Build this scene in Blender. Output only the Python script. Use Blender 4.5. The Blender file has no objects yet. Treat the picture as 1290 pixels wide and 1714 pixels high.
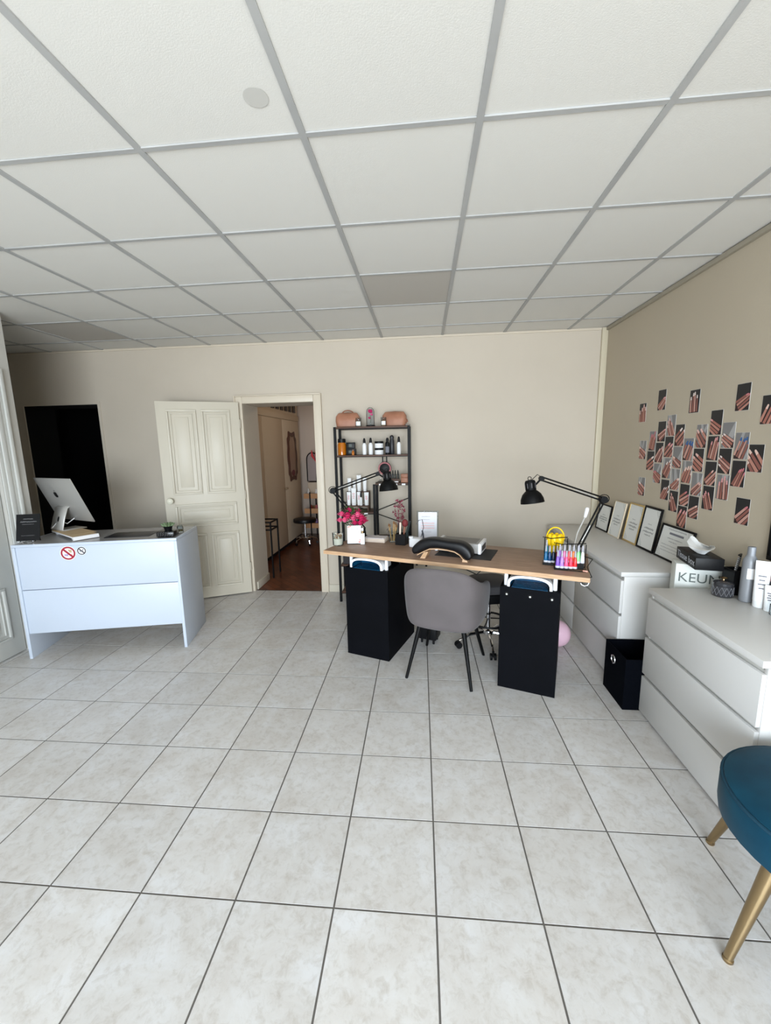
import bpy, bmesh, math, random
from mathutils import Vector, Matrix
from math import sin, cos, pi, radians

random.seed(7)
sc = bpy.context.scene
COL = sc.collection

# ---------------------------------------------------------------- camera
FPX, YAW, PITCH, ROLL, CAMH = 683.24, -0.0943, -0.1636, -0.0194, 1.6122
fw = Vector((sin(YAW)*cos(PITCH), cos(YAW)*cos(PITCH), sin(PITCH)))
r0 = Vector((cos(YAW), -sin(YAW), 0)); u0 = r0.cross(fw)
RV = cos(ROLL)*r0 + sin(ROLL)*u0
UV = -sin(ROLL)*r0 + cos(ROLL)*u0
CP = Vector((0, 0, CAMH))
cd = bpy.data.cameras.new('camera'); cam = bpy.data.objects.new('camera', cd); COL.objects.link(cam)
cd.sensor_fit = 'HORIZONTAL'; cd.sensor_width = 36.0; cd.lens = 36.0*FPX/1290.0
cd.clip_start = .02; cd.clip_end = 60
m3 = Matrix((RV, UV, -fw)).transposed()
cam.matrix_world = Matrix.Translation(CP) @ m3.to_4x4()
sc.camera = cam

def ray(x, y): return (x-645)/FPX*RV - (y-857)/FPX*UV + fw
def at_z(x, y, z): d = ray(x, y); return CP + d*((z-CAMH)/d.z)
def at_y(x, y, Y): d = ray(x, y); return CP + d*(Y/d.y)
def at_x(x, y, X): d = ray(x, y); return CP + d*(X/d.x)

# ---------------------------------------------------------------- light
sc.view_settings.view_transform = 'Standard'
sc.view_settings.look = 'None'
sc.view_settings.gamma = 1.0
sc.view_settings.exposure = -0.68
sc.view_settings.use_curve_mapping = False
wd = bpy.data.worlds.new('daylight_world'); sc.world = wd; wd.use_nodes = True
bg = wd.node_tree.nodes['Background']
bg.inputs[0].default_value = (.62, .78, 1.0, 1); bg.inputs[1].default_value = 1.0

def area(name, loc, rot, sx, sy, power, col):
    l = bpy.data.lights.new(name, 'AREA'); l.shape = 'RECTANGLE'; l.size = sx; l.size_y = sy
    l.energy = power; l.color = col
    o = bpy.data.objects.new(name, l); o.location = loc; o.rotation_euler = rot; COL.objects.link(o)
    return o
# daylight entering through the shop window behind the camera
sky_l = area('window_skylight', (-.1, -2.92, 1.40), (radians(68), 0, 0), 3.5, 2.2, 400, (.64, .82, 1.0)); sky_l.data.spread = radians(150)
# warm light thrown up by the sunlit pavement outside
gnd_l = area('pavement_bounce', (-.1, -2.92, 1.20), (radians(106), 0, 0), 3.5, 2.0, 185, (1.0, .89, .75)); gnd_l.data.spread = radians(150)
# ceiling lamp of the back hall
hl = bpy.data.lights.new('hall_lamp', 'POINT'); hl.energy = 14; hl.color = (1.0, .80, .62); hl.shadow_soft_size = .15
ho = bpy.data.objects.new('hall_lamp', hl); ho.location = (-.75, 5.7, 2.5); COL.objects.link(ho)

# ---------------------------------------------------------------- materials
def lin(c):
    return tuple(((v/255)/12.92 if v/255 <= .04045 else ((v/255+.055)/1.055)**2.4) for v in c[:3]) + (1.0,)
MATS = {}
def mat(name, col, rough=.5, metal=0, noise=None, bump=None, sheen=0, trans=0, alpha=1, emit=None, coat=0, spec=.5, ior=1.45):
    """noise=(scale, second colour, stretch xyz); bump=(scale,strength)"""
    if name in MATS: return MATS[name]
    m = bpy.data.materials.new(name); m.use_nodes = True; MATS[name] = m
    nt = m.node_tree; b = nt.nodes['Principled BSDF']
    b.inputs['Base Color'].default_value = lin(col)
    b.inputs['Roughness'].default_value = rough; b.inputs['Metallic'].default_value = metal
    b.inputs['Specular IOR Level'].default_value = spec; b.inputs['IOR'].default_value = ior
    if sheen: b.inputs['Sheen Weight'].default_value = sheen; b.inputs['Sheen Roughness'].default_value = .4
    if trans: b.inputs['Transmission Weight'].default_value = trans
    if coat: b.inputs['Coat Weight'].default_value = coat
    if alpha < 1: b.inputs['Alpha'].default_value = alpha
    if noise or bump:
        tc = nt.nodes.new('ShaderNodeTexCoord')
    if noise:
        mp = nt.nodes.new('ShaderNodeMapping'); mp.inputs['Scale'].default_value = noise[2] if len(noise) > 2 else (1, 1, 1)
        nz = nt.nodes.new('ShaderNodeTexNoise'); nz.inputs['Scale'].default_value = noise[0]; nz.inputs['Detail'].default_value = 5
        rp = nt.nodes.new('ShaderNodeValToRGB')
        rp.color_ramp.elements[0].position = .35; rp.color_ramp.elements[1].position = .68
        rp.color_ramp.elements[0].color = lin(noise[1]); rp.color_ramp.elements[1].color = lin(col)
        nt.links.new(tc.outputs['Object'], mp.inputs[0]); nt.links.new(mp.outputs[0], nz.inputs['Vector'])
        nt.links.new(nz.outputs[0], rp.inputs[0]); nt.links.new(rp.outputs[0], b.inputs['Base Color'])
    if bump:
        n2 = nt.nodes.new('ShaderNodeTexNoise'); n2.inputs['Scale'].default_value = bump[0]; n2.inputs['Detail'].default_value = 3
        bp = nt.nodes.new('ShaderNodeBump'); bp.inputs['Strength'].default_value = bump[1]; bp.inputs['Distance'].default_value = .01
        nt.links.new(tc.outputs['Object'], n2.inputs['Vector']); nt.links.new(n2.outputs[0], bp.inputs['Height'])
        nt.links.new(bp.outputs[0], b.inputs['Normal'])
    return m

def tile_material():
    m = bpy.data.materials.new('ceramic_tile'); m.use_nodes = True; nt = m.node_tree; b = nt.nodes['Principled BSDF']
    g = nt.nodes.new('ShaderNodeNewGeometry'); oi = nt.nodes.new('ShaderNodeObjectInfo')
    ad = nt.nodes.new('ShaderNodeVectorMath'); ad.operation = 'MULTIPLY_ADD'
    cb = nt.nodes.new('ShaderNodeCombineXYZ')
    for i in range(3): nt.links.new(oi.outputs['Random'], cb.inputs[i])
    ad.inputs[1].default_value = (37, 23, 51)
    nt.links.new(cb.outputs[0], ad.inputs[0]); nt.links.new(g.outputs['Position'], ad.inputs[2])
    n1 = nt.nodes.new('ShaderNodeTexNoise'); n1.inputs['Scale'].default_value = 5.5; n1.inputs['Detail'].default_value = 8; n1.inputs['Roughness'].default_value = .68; n1.inputs['Distortion'].default_value = .6
    n2 = nt.nodes.new('ShaderNodeTexNoise'); n2.inputs['Scale'].default_value = 30; n2.inputs['Detail'].default_value = 9; n2.inputs['Roughness'].default_value = .7; n2.inputs['Distortion'].default_value = .5
    nt.links.new(ad.outputs[0], n1.inputs['Vector']); nt.links.new(ad.outputs[0], n2.inputs['Vector'])
    r1 = nt.nodes.new('ShaderNodeValToRGB'); e = r1.color_ramp.elements
    e[0].position = .32; e[0].color = lin((199, 193, 187)); e[1].position = .66; e[1].color = lin((214, 212, 211))
    k = e.new(.5); k.color = lin((207, 203, 199))
    r2 = nt.nodes.new('ShaderNodeValToRGB'); e = r2.color_ramp.elements
    e[0].position = .30; e[0].color = lin((212, 204, 194)); e[1].position = .52; e[1].color = (1, 1, 1, 1)
    mx = nt.nodes.new('ShaderNodeMix'); mx.data_type = 'RGBA'; mx.blend_type = 'MULTIPLY'; mx.inputs[0].default_value = .55
    nt.links.new(n1.outputs[0], r1.inputs[0]); nt.links.new(n2.outputs[0], r2.inputs[0])
    nt.links.new(r1.outputs[0], mx.inputs[6]); nt.links.new(r2.outputs[0], mx.inputs[7])
    mr = nt.nodes.new('ShaderNodeMapRange'); mr.inputs[3].default_value = .95; mr.inputs[4].default_value = 1.03
    nt.links.new(oi.outputs['Random'], mr.inputs[0])
    mv = nt.nodes.new('ShaderNodeMix'); mv.data_type = 'RGBA'; mv.blend_type = 'MULTIPLY'; mv.inputs[0].default_value = 1
    nt.links.new(mx.outputs[2], mv.inputs[6]); nt.links.new(mr.outputs[0], mv.inputs[7])
    nt.links.new(mv.outputs[2], b.inputs['Base Color'])
    b.inputs['Roughness'].default_value = .33; b.inputs['Specular IOR Level'].default_value = .4
    bp = nt.nodes.new('ShaderNodeBump'); bp.inputs['Strength'].default_value = .12; bp.inputs['Distance'].default_value = .004
    nt.links.new(n2.outputs[0], bp.inputs['Height']); nt.links.new(bp.outputs[0], b.inputs['Normal'])
    return m
M_TILE = tile_material()

def wood_floor_material():
    m = bpy.data.materials.new('parquet'); m.use_nodes = True; nt = m.node_tree; b = nt.nodes['Principled BSDF']
    tc = nt.nodes.new('ShaderNodeTexCoord'); mp = nt.nodes.new('ShaderNodeMapping'); mp.inputs['Rotation'].default_value = (0, 0, radians(45))
    br = nt.nodes.new('ShaderNodeTexBrick'); br.inputs['Scale'].default_value = 3.2
    br.inputs['Color1'].default_value = lin((118, 66, 40)); br.inputs['Color2'].default_value = lin((86, 44, 26)); br.inputs['Mortar'].default_value = lin((48, 24, 14))
    br.inputs['Mortar Size'].default_value = .01
    nt.links.new(tc.outputs['Object'], mp.inputs[0]); nt.links.new(mp.outputs[0], br.inputs['Vector']); nt.links.new(br.outputs[0], b.inputs['Base Color'])
    b.inputs['Roughness'].default_value = .3
    return m

M_GROUT = mat('grout', (98, 93, 88), .9)
M_WALLB = mat('cream_wall_paint', (202, 191, 175), .85, noise=(1.2, (197, 186, 170)), bump=(60, .05))
M_WALLR = mat('taupe_wall_paint', (190, 178, 158), .85, noise=(1.0, (185, 173, 153)), bump=(60, .05))
M_WALLG = mat('grey_wall_paint', (196, 193, 186), .85)
M_PANEL = mat('mineral_ceiling_panel', (222, 220, 214), .95, bump=(240, .07))
M_PANEL2 = mat('greyed_ceiling_panel', (190, 185, 177), .8, bump=(240, .05))
M_BAR = mat('ceiling_grid_metal', (178, 178, 176), .55, noise=(3, (166, 166, 165), (1, 1, 1)))
M_TRIM = mat('cream_gloss_paint', (212, 200, 181), .4)
M_DOOR = mat('ivory_door_paint', (203, 195, 178), .42, bump=(30, .04))
M_LDOOR = mat('grey_white_door_paint', (205, 205, 200), .45)
M_DARK = mat('unlit_black', (14, 13, 13), .9)  # darkness of the unlit room put into a near-black colour
M_WHITE = mat('white_laminate', (196, 205, 219), .38)
M_WHITE2 = mat('white_furniture_foil', (210, 208, 205), .42)
M_BLACK = mat('black_metal', (9, 9, 10), .5, spec=.2)
M_BLACKM = mat('matte_black_board', (9, 10, 15), .65, noise=(6, (7, 8, 12)), spec=.08)
M_OAK = mat('oak_board', (162, 132, 109), .5, noise=(7, (134, 106, 87), (1.2, 16, 16)))
M_OAKE = mat('oak_edge', (204, 170, 138), .55, noise=(9, (184, 146, 108), (1, 14, 14)))
M_WALNUT = mat('brown_shelf_board', (92, 62, 46), .55, noise=(6, (70, 46, 34), (1, 14, 14)))
M_GREYV = mat('grey_velvet', (99, 92, 93), .85, noise=(5, (90, 84, 84)), sheen=.15)
M_DGREY = mat('dark_grey_fabric', (86, 84, 86), .9)
M_TEAL = mat('teal_velvet', (7, 68, 90), .8, noise=(5, (4, 52, 72)), sheen=.12, spec=.2)
M_TEALD = mat('teal_piping', (6, 56, 76), .8)
M_GOLD = mat('brushed_brass', (160, 138, 104), .3, 1)
M_CHROME = mat('chrome', (225, 225, 228), .12, 1)
M_ALU = mat('silver_aluminium', (196, 194, 190), .42, .55)
M_PLASTW = mat('white_plastic', (236, 236, 238), .35)
M_PLASTB = mat('black_plastic', (14, 14, 16), .45, spec=.3)
M_PLEATH = mat('black_leatherette', (14, 14, 17), .42, spec=.35)
M_FABB = mat('navy_black_fabric', (6, 8, 14), .9, bump=(300, .2), spec=.05)
def clear(name, tint, gloss):
    m = bpy.data.materials.new(name); m.use_nodes = True; nt = m.node_tree; nt.nodes.remove(nt.nodes['Principled BSDF'])
    tr_ = nt.nodes.new('ShaderNodeBsdfTransparent'); tr_.inputs[0].default_value = lin(tint)
    gl = nt.nodes.new('ShaderNodeBsdfGlossy'); gl.inputs['Roughness'].default_value = .04
    fr = nt.nodes.new('ShaderNodeLayerWeight'); fr.inputs[0].default_value = gloss
    mx = nt.nodes.new('ShaderNodeMixShader'); nt.links.new(fr.outputs['Fresnel'], mx.inputs[0])
    nt.links.new(tr_.outputs[0], mx.inputs[1]); nt.links.new(gl.outputs[0], mx.inputs[2])
    nt.links.new(mx.outputs[0], nt.nodes['Material Output'].inputs[0]); MATS[name] = m
    return m
M_ACRYL = clear('clear_acrylic', (240, 244, 246), .13)
M_PAPER = mat('white_paper', (240, 240, 240), .7)
M_PAPERC = mat('cream_certificate_paper', (226, 226, 222), .6)
M_INK = mat('black_ink', (28, 28, 30), .7)
M_INKG = mat('grey_ink', (120, 120, 128), .7)
M_INKW = mat('white_ink', (225, 225, 225), .7)
M_INKP = mat('pink_ink', (238, 150, 140), .7)
M_KRAFT = mat('kraft_paper', (190, 166, 132), .8)
M_TAN = mat('tan_leather', (176, 124, 98), .5, noise=(10, (160, 108, 84)))
M_TAND = mat('tan_leather_strap', (138, 88, 66), .5)
M_AMBER = mat('amber_glass', (186, 104, 14), .12, coat=.5)
M_WAX = mat('cream_wax', (232, 220, 196), .6)
M_PINK = mat('hot_pink_petal', (226, 52, 116), .6, noise=(40, (196, 30, 86)))
M_PINK2 = mat('soft_pink_petal', (244, 120, 160), .6, noise=(40, (230, 80, 130)))
M_LEAF = mat('leaf_green', (70, 92, 50), .6, noise=(30, (48, 66, 36)))
M_SUCC = mat('succulent_green', (128, 146, 112), .6, noise=(30, (92, 112, 78)))
M_DRIEDP = mat('dried_pink_leaf', (176, 88, 104), .7, noise=(30, (140, 60, 78)))
M_RED = mat('prohibition_red', (160, 20, 48), .5)
M_YEL = mat('yellow_plastic', (248, 206, 18), .4)
M_UVB = mat('lamp_blue_inside', (18, 82, 118), .25, noise=(14, (10, 54, 86)))
M_PINKB = mat('pink_balloon_rubber', (232, 190, 206), .35)
M_SMOKE = mat('smoked_cut_glass', (48, 48, 52), .12, coat=.6)
M_CAN = mat('grey_can_paint', (134, 136, 140), .4, .2)
M_MIRROR = mat('mirror_glass', (225, 230, 235), .03, 1)
M_REDFL = mat('red_bloom', (214, 62, 70), .6)
M_WOODF = wood_floor_material()
M_HALLW = mat('hall_wall_paint', (206, 188, 172), .85)
M_WARD = mat('wardrobe_cream_paint', (214, 196, 170), .6)
M_BOXC = mat('off_white_carton', (214, 216, 210), .6)
SOLID = {}
def solid(c, rough=.45, **k):
    n = 'paint_%02x%02x%02x' % tuple(c)
    return mat(n, c, rough, **k)

# ---------------------------------------------------------------- mesh builder
class MB:
    def __init__(s): s.bm = bmesh.new()
    def _mark(s, faces, m):
        for f in faces: f.material_index = m
    def box(s, c, d, rot=None, bev=0, m=0, seg=2):
        r = bmesh.ops.create_cube(s.bm, size=1)
        vs = r['verts']
        bmesh.ops.scale(s.bm, vec=d, verts=vs)
        if rot is not None:
            R = Matrix.Rotation(rot, 3, 'Z') if not isinstance(rot, Matrix) else rot
            bmesh.ops.rotate(s.bm, verts=vs, cent=(0, 0, 0), matrix=R)
        bmesh.ops.translate(s.bm, vec=c, verts=vs)
        fs = {f for v in vs for f in v.link_faces}; s._mark(fs, m)
        if bev:
            es = list({e for v in vs for e in v.link_edges})
            bmesh.ops.bevel(s.bm, geom=es, offset=bev, segments=seg, affect='EDGES', profile=.5)
        return s
    def span(s, x0, x1, y0, y1, z0, z1, bev=0, m=0):
        return s.box(((x0+x1)/2, (y0+y1)/2, (z0+z1)/2), (abs(x1-x0), abs(y1-y0), abs(z1-z0)), bev=bev, m=m)
    def ring(s, c, ax, r, n, up=None):
        ax = Vector(ax).normalized()
        a = Vector((0, 0, 1)) if abs(ax.z) < .9 else Vector((1, 0, 0))
        if up is not None: a = Vector(up)
        u = ax.cross(a).normalized(); v = ax.cross(u)
        return [s.bm.verts.new(Vector(c) + r*(cos(2*pi*i/n)*u + sin(2*pi*i/n)*v)) for i in range(n)]
    def loft(s, rings, m=0, cap0=True, cap1=True, closed=True):
        fs = []
        for A, B in zip(rings, rings[1:]):
            n = len(A)
            for i in range(n if closed else n-1):
                j = (i+1) % n
                fs.append(s.bm.faces.new((A[i], A[j], B[j], B[i])))
        if cap0 and len(rings[0]) > 2: fs.append(s.bm.faces.new(rings[0][::-1]))
        if cap1 and len(rings[-1]) > 2: fs.append(s.bm.faces.new(rings[-1]))
        s._mark(fs, m); return s
    def cyl(s, p0, p1, ra, rb=None, n=14, m=0):
        p0, p1 = Vector(p0), Vector(p1); rb = ra if rb is None else rb
        return s.loft([s.ring(p0, p1-p0, ra, n), s.ring(p1, p1-p0, rb, n)], m)
    def tube(s, pts, r, n=8, m=0, closed=False):
        pts = [Vector(p) for p in pts]; rings = []; up = None
        N = len(pts)
        for i, p in enumerate(pts):
            a = pts[(i-1) % N] if (closed or i > 0) else p
            b = pts[(i+1) % N] if (closed or i < N-1) else p
            t = (b-a).normalized()
            if up is None:
                up = Vector((0, 0, 1)) if abs(t.z) < .9 else Vector((1, 0, 0))
            u = t.cross(up).normalized(); v = u.cross(t); up = v
            rr = r[i] if isinstance(r, (list, tuple)) else r
            rings.append([s.bm.verts.new(p + rr*(cos(2*pi*k/n)*u + sin(2*pi*k/n)*v)) for k in range(n)])
        if closed: rings.append(rings[0]); return s.loft(rings, m, False, False)
        return s.loft(rings, m)
    def lathe(s, prof, n=20, o=(0, 0, 0), m=0, sx=1, sy=1):
        o = Vector(o); rings = []
        for r, z in prof:
            rings.append([s.bm.verts.new(o + Vector((sx*max(r, 1e-4)*cos(2*pi*i/n), sy*max(r, 1e-4)*sin(2*pi*i/n), z))) for i in range(n)])
        return s.loft(rings, m)
    def sphere(s, c, r, m=0, seg=14, rg=9, sc_=(1, 1, 1)):
        x = bmesh.ops.create_uvsphere(s.bm, u_segments=seg, v_segments=rg, radius=r)
        bmesh.ops.scale(s.bm, vec=sc_, verts=x['verts']); bmesh.ops.translate(s.bm, vec=c, verts=x['verts'])
        s._mark({f for v in x['verts'] for f in v.link_faces}, m); return s
    def poly(s, pts, m=0):
        f = s.bm.faces.new([s.bm.verts.new(p) for p in pts]); f.material_index = m; return s
    def prism(s, pts, vec, m=0):
        a = [s.bm.verts.new(p) for p in pts]; b = [s.bm.verts.new(Vector(p)+Vector(vec)) for p in pts]
        return s.loft([a, b], m)
    def build(s, name, mats, parent=None, smooth=True, loc=None, rot=None):
        bm = s.bm
        bmesh.ops.recalc_face_normals(bm, faces=bm.faces)
        if smooth:
            for f in bm.faces: f.smooth = True
            for e in bm.edges:
                if len(e.link_faces) == 2 and e.calc_face_angle(0) > .62: e.smooth = False
        me = bpy.data.meshes.new(name); bm.to_mesh(me); bm.free()
        for q in (mats if isinstance(mats, (list, tuple)) else [mats]): me.materials.append(q)
        o = bpy.data.objects.new(name, me); COL.objects.link(o)
        if parent: o.parent = parent
        if loc is not None: o.location = loc
        if rot is not None: o.rotation_euler = rot if isinstance(rot, (tuple, list)) else (0, 0, rot)
        return o

def tag(o, label, cat, group=None):
    o['label'] = label; o['category'] = cat
    if group: o['group'] = group
    return o
def struct(o): o['kind'] = 'structure'; return o
def thing(name, label, cat, loc=(0, 0, 0), rz=0, group=None):
    o = bpy.data.objects.new(name, None); COL.objects.link(o); o.empty_display_size = .05
    o.location = loc; o.rotation_euler = rz if isinstance(rz, (tuple, list)) else (0, 0, rz)
    return tag(o, label, cat, group)
def share(src, name, parent, loc, rot=(0, 0, 0), scale=None):
    o = bpy.data.objects.new(name, src.data); COL.objects.link(o); o.parent = parent; o.location = loc; o.rotation_euler = rot
    if scale: o.scale = scale
    return o
def lettering(txt, size, name, material, parent, loc, rot, align='CENTER', ext=.0004):
    cu = bpy.data.curves.new('lettering', 'FONT'); cu.body = txt; cu.size = size; cu.align_x = align; cu.align_y = 'CENTER'; cu.extrude = ext
    t = bpy.data.objects.new('lettering_source', cu)
    me = bpy.data.meshes.new_from_object(t); bpy.data.objects.remove(t)
    me.materials.clear(); me.materials.append(material)
    o = bpy.data.objects.new(name, me); COL.objects.link(o); o.parent = parent; o.location = loc; o.rotation_euler = rot
    return o
def scribble(mb, x0, x1, y, h, m, z=0, seed=0):
    """a line of illegible handwriting in the XY plane, as a thin wavy ribbon"""
    rn = random.Random(seed); n = max(4, int((x1-x0)/h*2.2)); up = []; 
    for i in range(n+1):
        x = x0+(x1-x0)*i/n; yy = y + (h*.5 if i % 2 else -h*.4)*(.4+.6*rn.random()); up.append((x, yy))
    w = h*.2
    for a, b in zip(up, up[1:]):
        mb.poly([(a[0]-w/2, a[1], z), (a[0]+w/2, a[1], z), (b[0]+w/2, b[1], z), (b[0]-w/2, b[1], z)], m)

# ---------------------------------------------------------------- room shell
CZ = 2.670; YB = 4.295; XR = 1.75; XL = -3.233; YF = -2.65; WT = .38; XA = -5.0
# floor: grout bed and individual tiles clipped at the walls
floor = struct(MB().span(XA-.1, XR+.15, YF-.1, YB+.02, -.12, -.002).build('floor', M_GROUT, smooth=False))
def clip(poly, bx):
    def cut(p, ax, val, sgn):
        out = []
        for a, b in zip(p, p[1:]+p[:1]):
            ia = (a[ax]-val)*sgn >= 0; ib = (b[ax]-val)*sgn >= 0
            if ia: out.append(a)
            if ia != ib:
                t = (val-a[ax])/(b[ax]-a[ax]); out.append((a[0]+t*(b[0]-a[0]), a[1]+t*(b[1]-a[1])))
        return out
    for ax, val, sgn in ((0, bx[0], 1), (0, bx[1], -1), (1, bx[2], 1), (1, bx[3], -1)):
        p = poly = cut(poly, ax, val, sgn)
        if len(poly) < 3: return []
    return poly
TS, TX, TY, TA = .3606, .0387, 1.1746, .0082
gap = .0034
for ci in range(-14, 6):
    for ri in range(-2, 10):
        c4 = []
        for dx, dy in ((gap, gap), (TS-gap, gap), (TS-gap, TS-gap), (gap, TS-gap)):
            a, b = ci*TS+dx, ri*TS+dy
            c4.append((TX+cos(TA)*a-sin(TA)*b, TY+sin(TA)*a+cos(TA)*b))
        p = clip(c4, (XA, XR, YF, YB))
        if len(p) < 3: continue
        cx = sum(q[0] for q in p)/len(p); cy = sum(q[1] for q in p)/len(p)
        if cx < XL-.25 and cy < 2.9: continue
        b = MB(); b.prism([(q[0]-cx, q[1]-cy, -.008) for q in p], (0, 0, .008))
        t = b.build('tile', M_TILE, floor, smooth=False, loc=(cx, cy, 0))
# tiles behind the camera, out of view: one joined part
b = MB()
for ci in range(-10, 6):
    for ri in range(-11, -2):
        a, c = TX+ci*TS, TY+ri*TS
        if a > XL-.3 and a+TS < XR+.3: b.span(max(a+gap, XL), min(a+TS-gap, XR), c+gap, c+TS-gap, -.008, 0)
o_ = b.build('tile_field', M_TILE, floor, smooth=False); o_['kind'] = 'stuff'
# ceiling: slab, grid bars, panels
ceil = struct(MB().span(XA-.1, XR+.2, YF-.1, YB+.02, CZ+.03, CZ+.12).build('ceiling', M_WALLG, smooth=False))
GX, GY, GS, BW = .1912, 1.5701, .6, .024
xs = [GX+GS*i for i in range(-8, 3)]; ys = [GY+GS*i for i in range(-6, 5)]
for x in xs: MB().span(x-BW/2, x+BW/2, YF, YB, CZ-.002, CZ+.03).build('grid_bar', M_BAR, ceil, smooth=False)
for y in ys:
    b = MB(); ex = [XA]+xs+[XR]
    for x0, x1 in zip(ex, ex[1:]):
        b.span(x0+BW/2, x1-BW/2, y-BW/2+.002, y+BW/2-.002, CZ-.001, CZ+.03)
    b.build('grid_bar', M_BAR, ceil, smooth=False)
exx = [XA]+xs+[XR]; eyy = [YF]+ys+[YB]
for i, (x0, x1) in enumerate(zip(exx, exx[1:])):
    for j, (y0, y1) in enumerate(zip(eyy, eyy[1:])):
        cx, cy = (x0+x1)/2, (y0+y1)/2
        if x1 < XL-.1 and y1 < 2.95: continue
        grey = (abs(cx-(GX-.3)) < .1 and abs(cy-(GY+1.5)) < .1) or (abs(cx-(GX-3.3)) < .1 and abs(cy-(GY+2.1)) < .1)
        dz = random.uniform(-.001, .0015)
        MB().span(x0+BW/2-.001, x1-BW/2+.001, y0+BW/2-.001, y1-BW/2+.001, CZ+.004+dz, CZ+.022).build('ceiling_panel', M_PANEL2 if grey else M_PANEL, ceil, smooth=False)
# faint round stain on one panel
st = MB(); st.lathe([(.038, 0), (.038, .0004)], 28); p = at_z(428, 165, CZ)
st.build('stain', mat('faded_stain', (199, 197, 191), .95), ceil, loc=(p.x, p.y, CZ+.0022))

# back wall with doorway and dark opening
DX0, DX1, DZ = -1.90, -1.135, 2.065           # doorway
OX0, OX1, OZ = -4.43, -3.545, 2.108           # dark opening
HH = 2.9
b = MB()
b.span(XA-.1, OX0, YB, YB+WT, 0, HH); b.span(OX0, OX1, YB, YB+WT, OZ, HH); b.span(OX1, DX0, YB, YB+WT, 0, HH)
b.span(DX0, DX1, YB, YB+WT, DZ, HH); b.span(DX1, XR+.2, YB, YB+WT, 0, HH)
wb = struct(b.build('wall_back', M_WALLB, smooth=False))
wr = struct(MB().span(XR, XR+.2, YF-.1, YB, 0, HH).build('wall_right', M_WALLR, smooth=False))
# left wall with a closed door in it
LD0, LD1, LDZ = 1.95, 2.86, 2.12
b = MB(); b.span(XL-.12, XL, YF-.1, LD0, 0, HH); b.span(XL-.12, XL, LD0, LD1, LDZ, HH); b.span(XL-.12, XL, LD1, 3.06, 0, HH)
wl = struct(b.build('wall_left', M_WALLG, smooth=False))
struct(MB().span(XA-.1, XL-.12, 2.94, 3.06, 0, HH).build('wall_left_return', M_WALLG, smooth=False))
struct(MB().span(XA-.1, XA, 3.06, YB, 0, HH).build('wall_alcove', M_WALLG, smooth=False))
# front wall with the shop window
WX0, WX1, WZ0, WZ1 = -1.9, 1.7, .12, 2.5
b = MB(); b.span(XL-.12, WX0, YF-.2, YF, 0, HH); b.span(WX1, XR, YF-.2, YF, 0, HH); b.span(WX0, WX1, YF-.2, YF, 0, WZ0); b.span(WX0, WX1, YF-.2, YF, WZ1, HH)
struct(b.build('wall_front', M_WALLB, smooth=False))
b = MB()
for x in (WX0+.03, -.7, .5, WX1-.03): b.span(x-.03, x+.03, YF-.13, YF-.07, WZ0, WZ1)
for z in (WZ0+.03, WZ1-.03): b.span(WX0, WX1, YF-.13, YF-.07, z-.03, z+.03)
struct(b.build('window_1', M_ALU, smooth=False))

# trims
struct(MB().span(XR-.055, XR-.001, YB-.03, YB-.001, 0, CZ-.004, bev=.004).build('trim_1', mat('beige_pipe_boxing', (204, 194, 170), .5)))          # boxed pipe in the corner
struct(MB().span(XR-.022, XR-.001, YF, YB-.031, CZ-.03, CZ-.004).build('trim_2', mat('grey_beige_trim', (158, 150, 134), .6), smooth=False))  # wall-angle strip, darker than the wall below it
struct(MB().span(XA+.001, XR-.056, YB-.012, YB-.001, CZ-.018, CZ-.004).build('trim_3', M_TRIM, smooth=False))
struct(MB().span(-1.085, XR-.056, YB-.014, YB-.001, 0, .085, bev=.004).build('baseboard_back', M_DOOR))
struct(MB().span(-3.5, -1.985, YB-.014, YB-.001, 0, .085, bev=.004).build('baseboard_back_left', M_DOOR))
# casing round the doorway
b = MB(); cw = .072
for x0, x1 in ((DX0-cw, DX0), (DX1, DX1+cw)):
    b.span(x0, x1, YB-.028, YB-.001, 0, DZ+cw, bev=.005)
b.span(DX0, DX1, YB-.028, YB-.001, DZ, DZ+cw, bev=.005)
b.span(DX0-cw-.012, DX0-cw, YB-.04, YB-.001, 0, DZ+cw+.012, bev=.003); b.span(DX1+cw, DX1+cw+.012, YB-.04, YB-.001, 0, DZ+cw+.012, bev=.003)
b.span(DX0-cw, DX1+cw, YB-.04, YB-.001, DZ+cw, DZ+cw+.012, bev=.003)
struct(b.build('trim_4', M_TRIM))
struct(MB().span(DX0+.001, DX0+.014, YB+.03, YB+WT, 0, .09, bev=.003).build('baseboard_reveal', M_DOOR))
# thin pale edge round the dark opening
b = MB()
b.span(OX0-.03, OX0, YB-.008, YB-.001, 0, OZ+.03); b.span(OX1, OX1+.03, YB-.008, YB-.001, 0, OZ+.03); b.span(OX0, OX1, YB-.008, YB-.001, OZ, OZ+.03)
struct(b.build('trim_5', M_WALLB, smooth=False))

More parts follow.
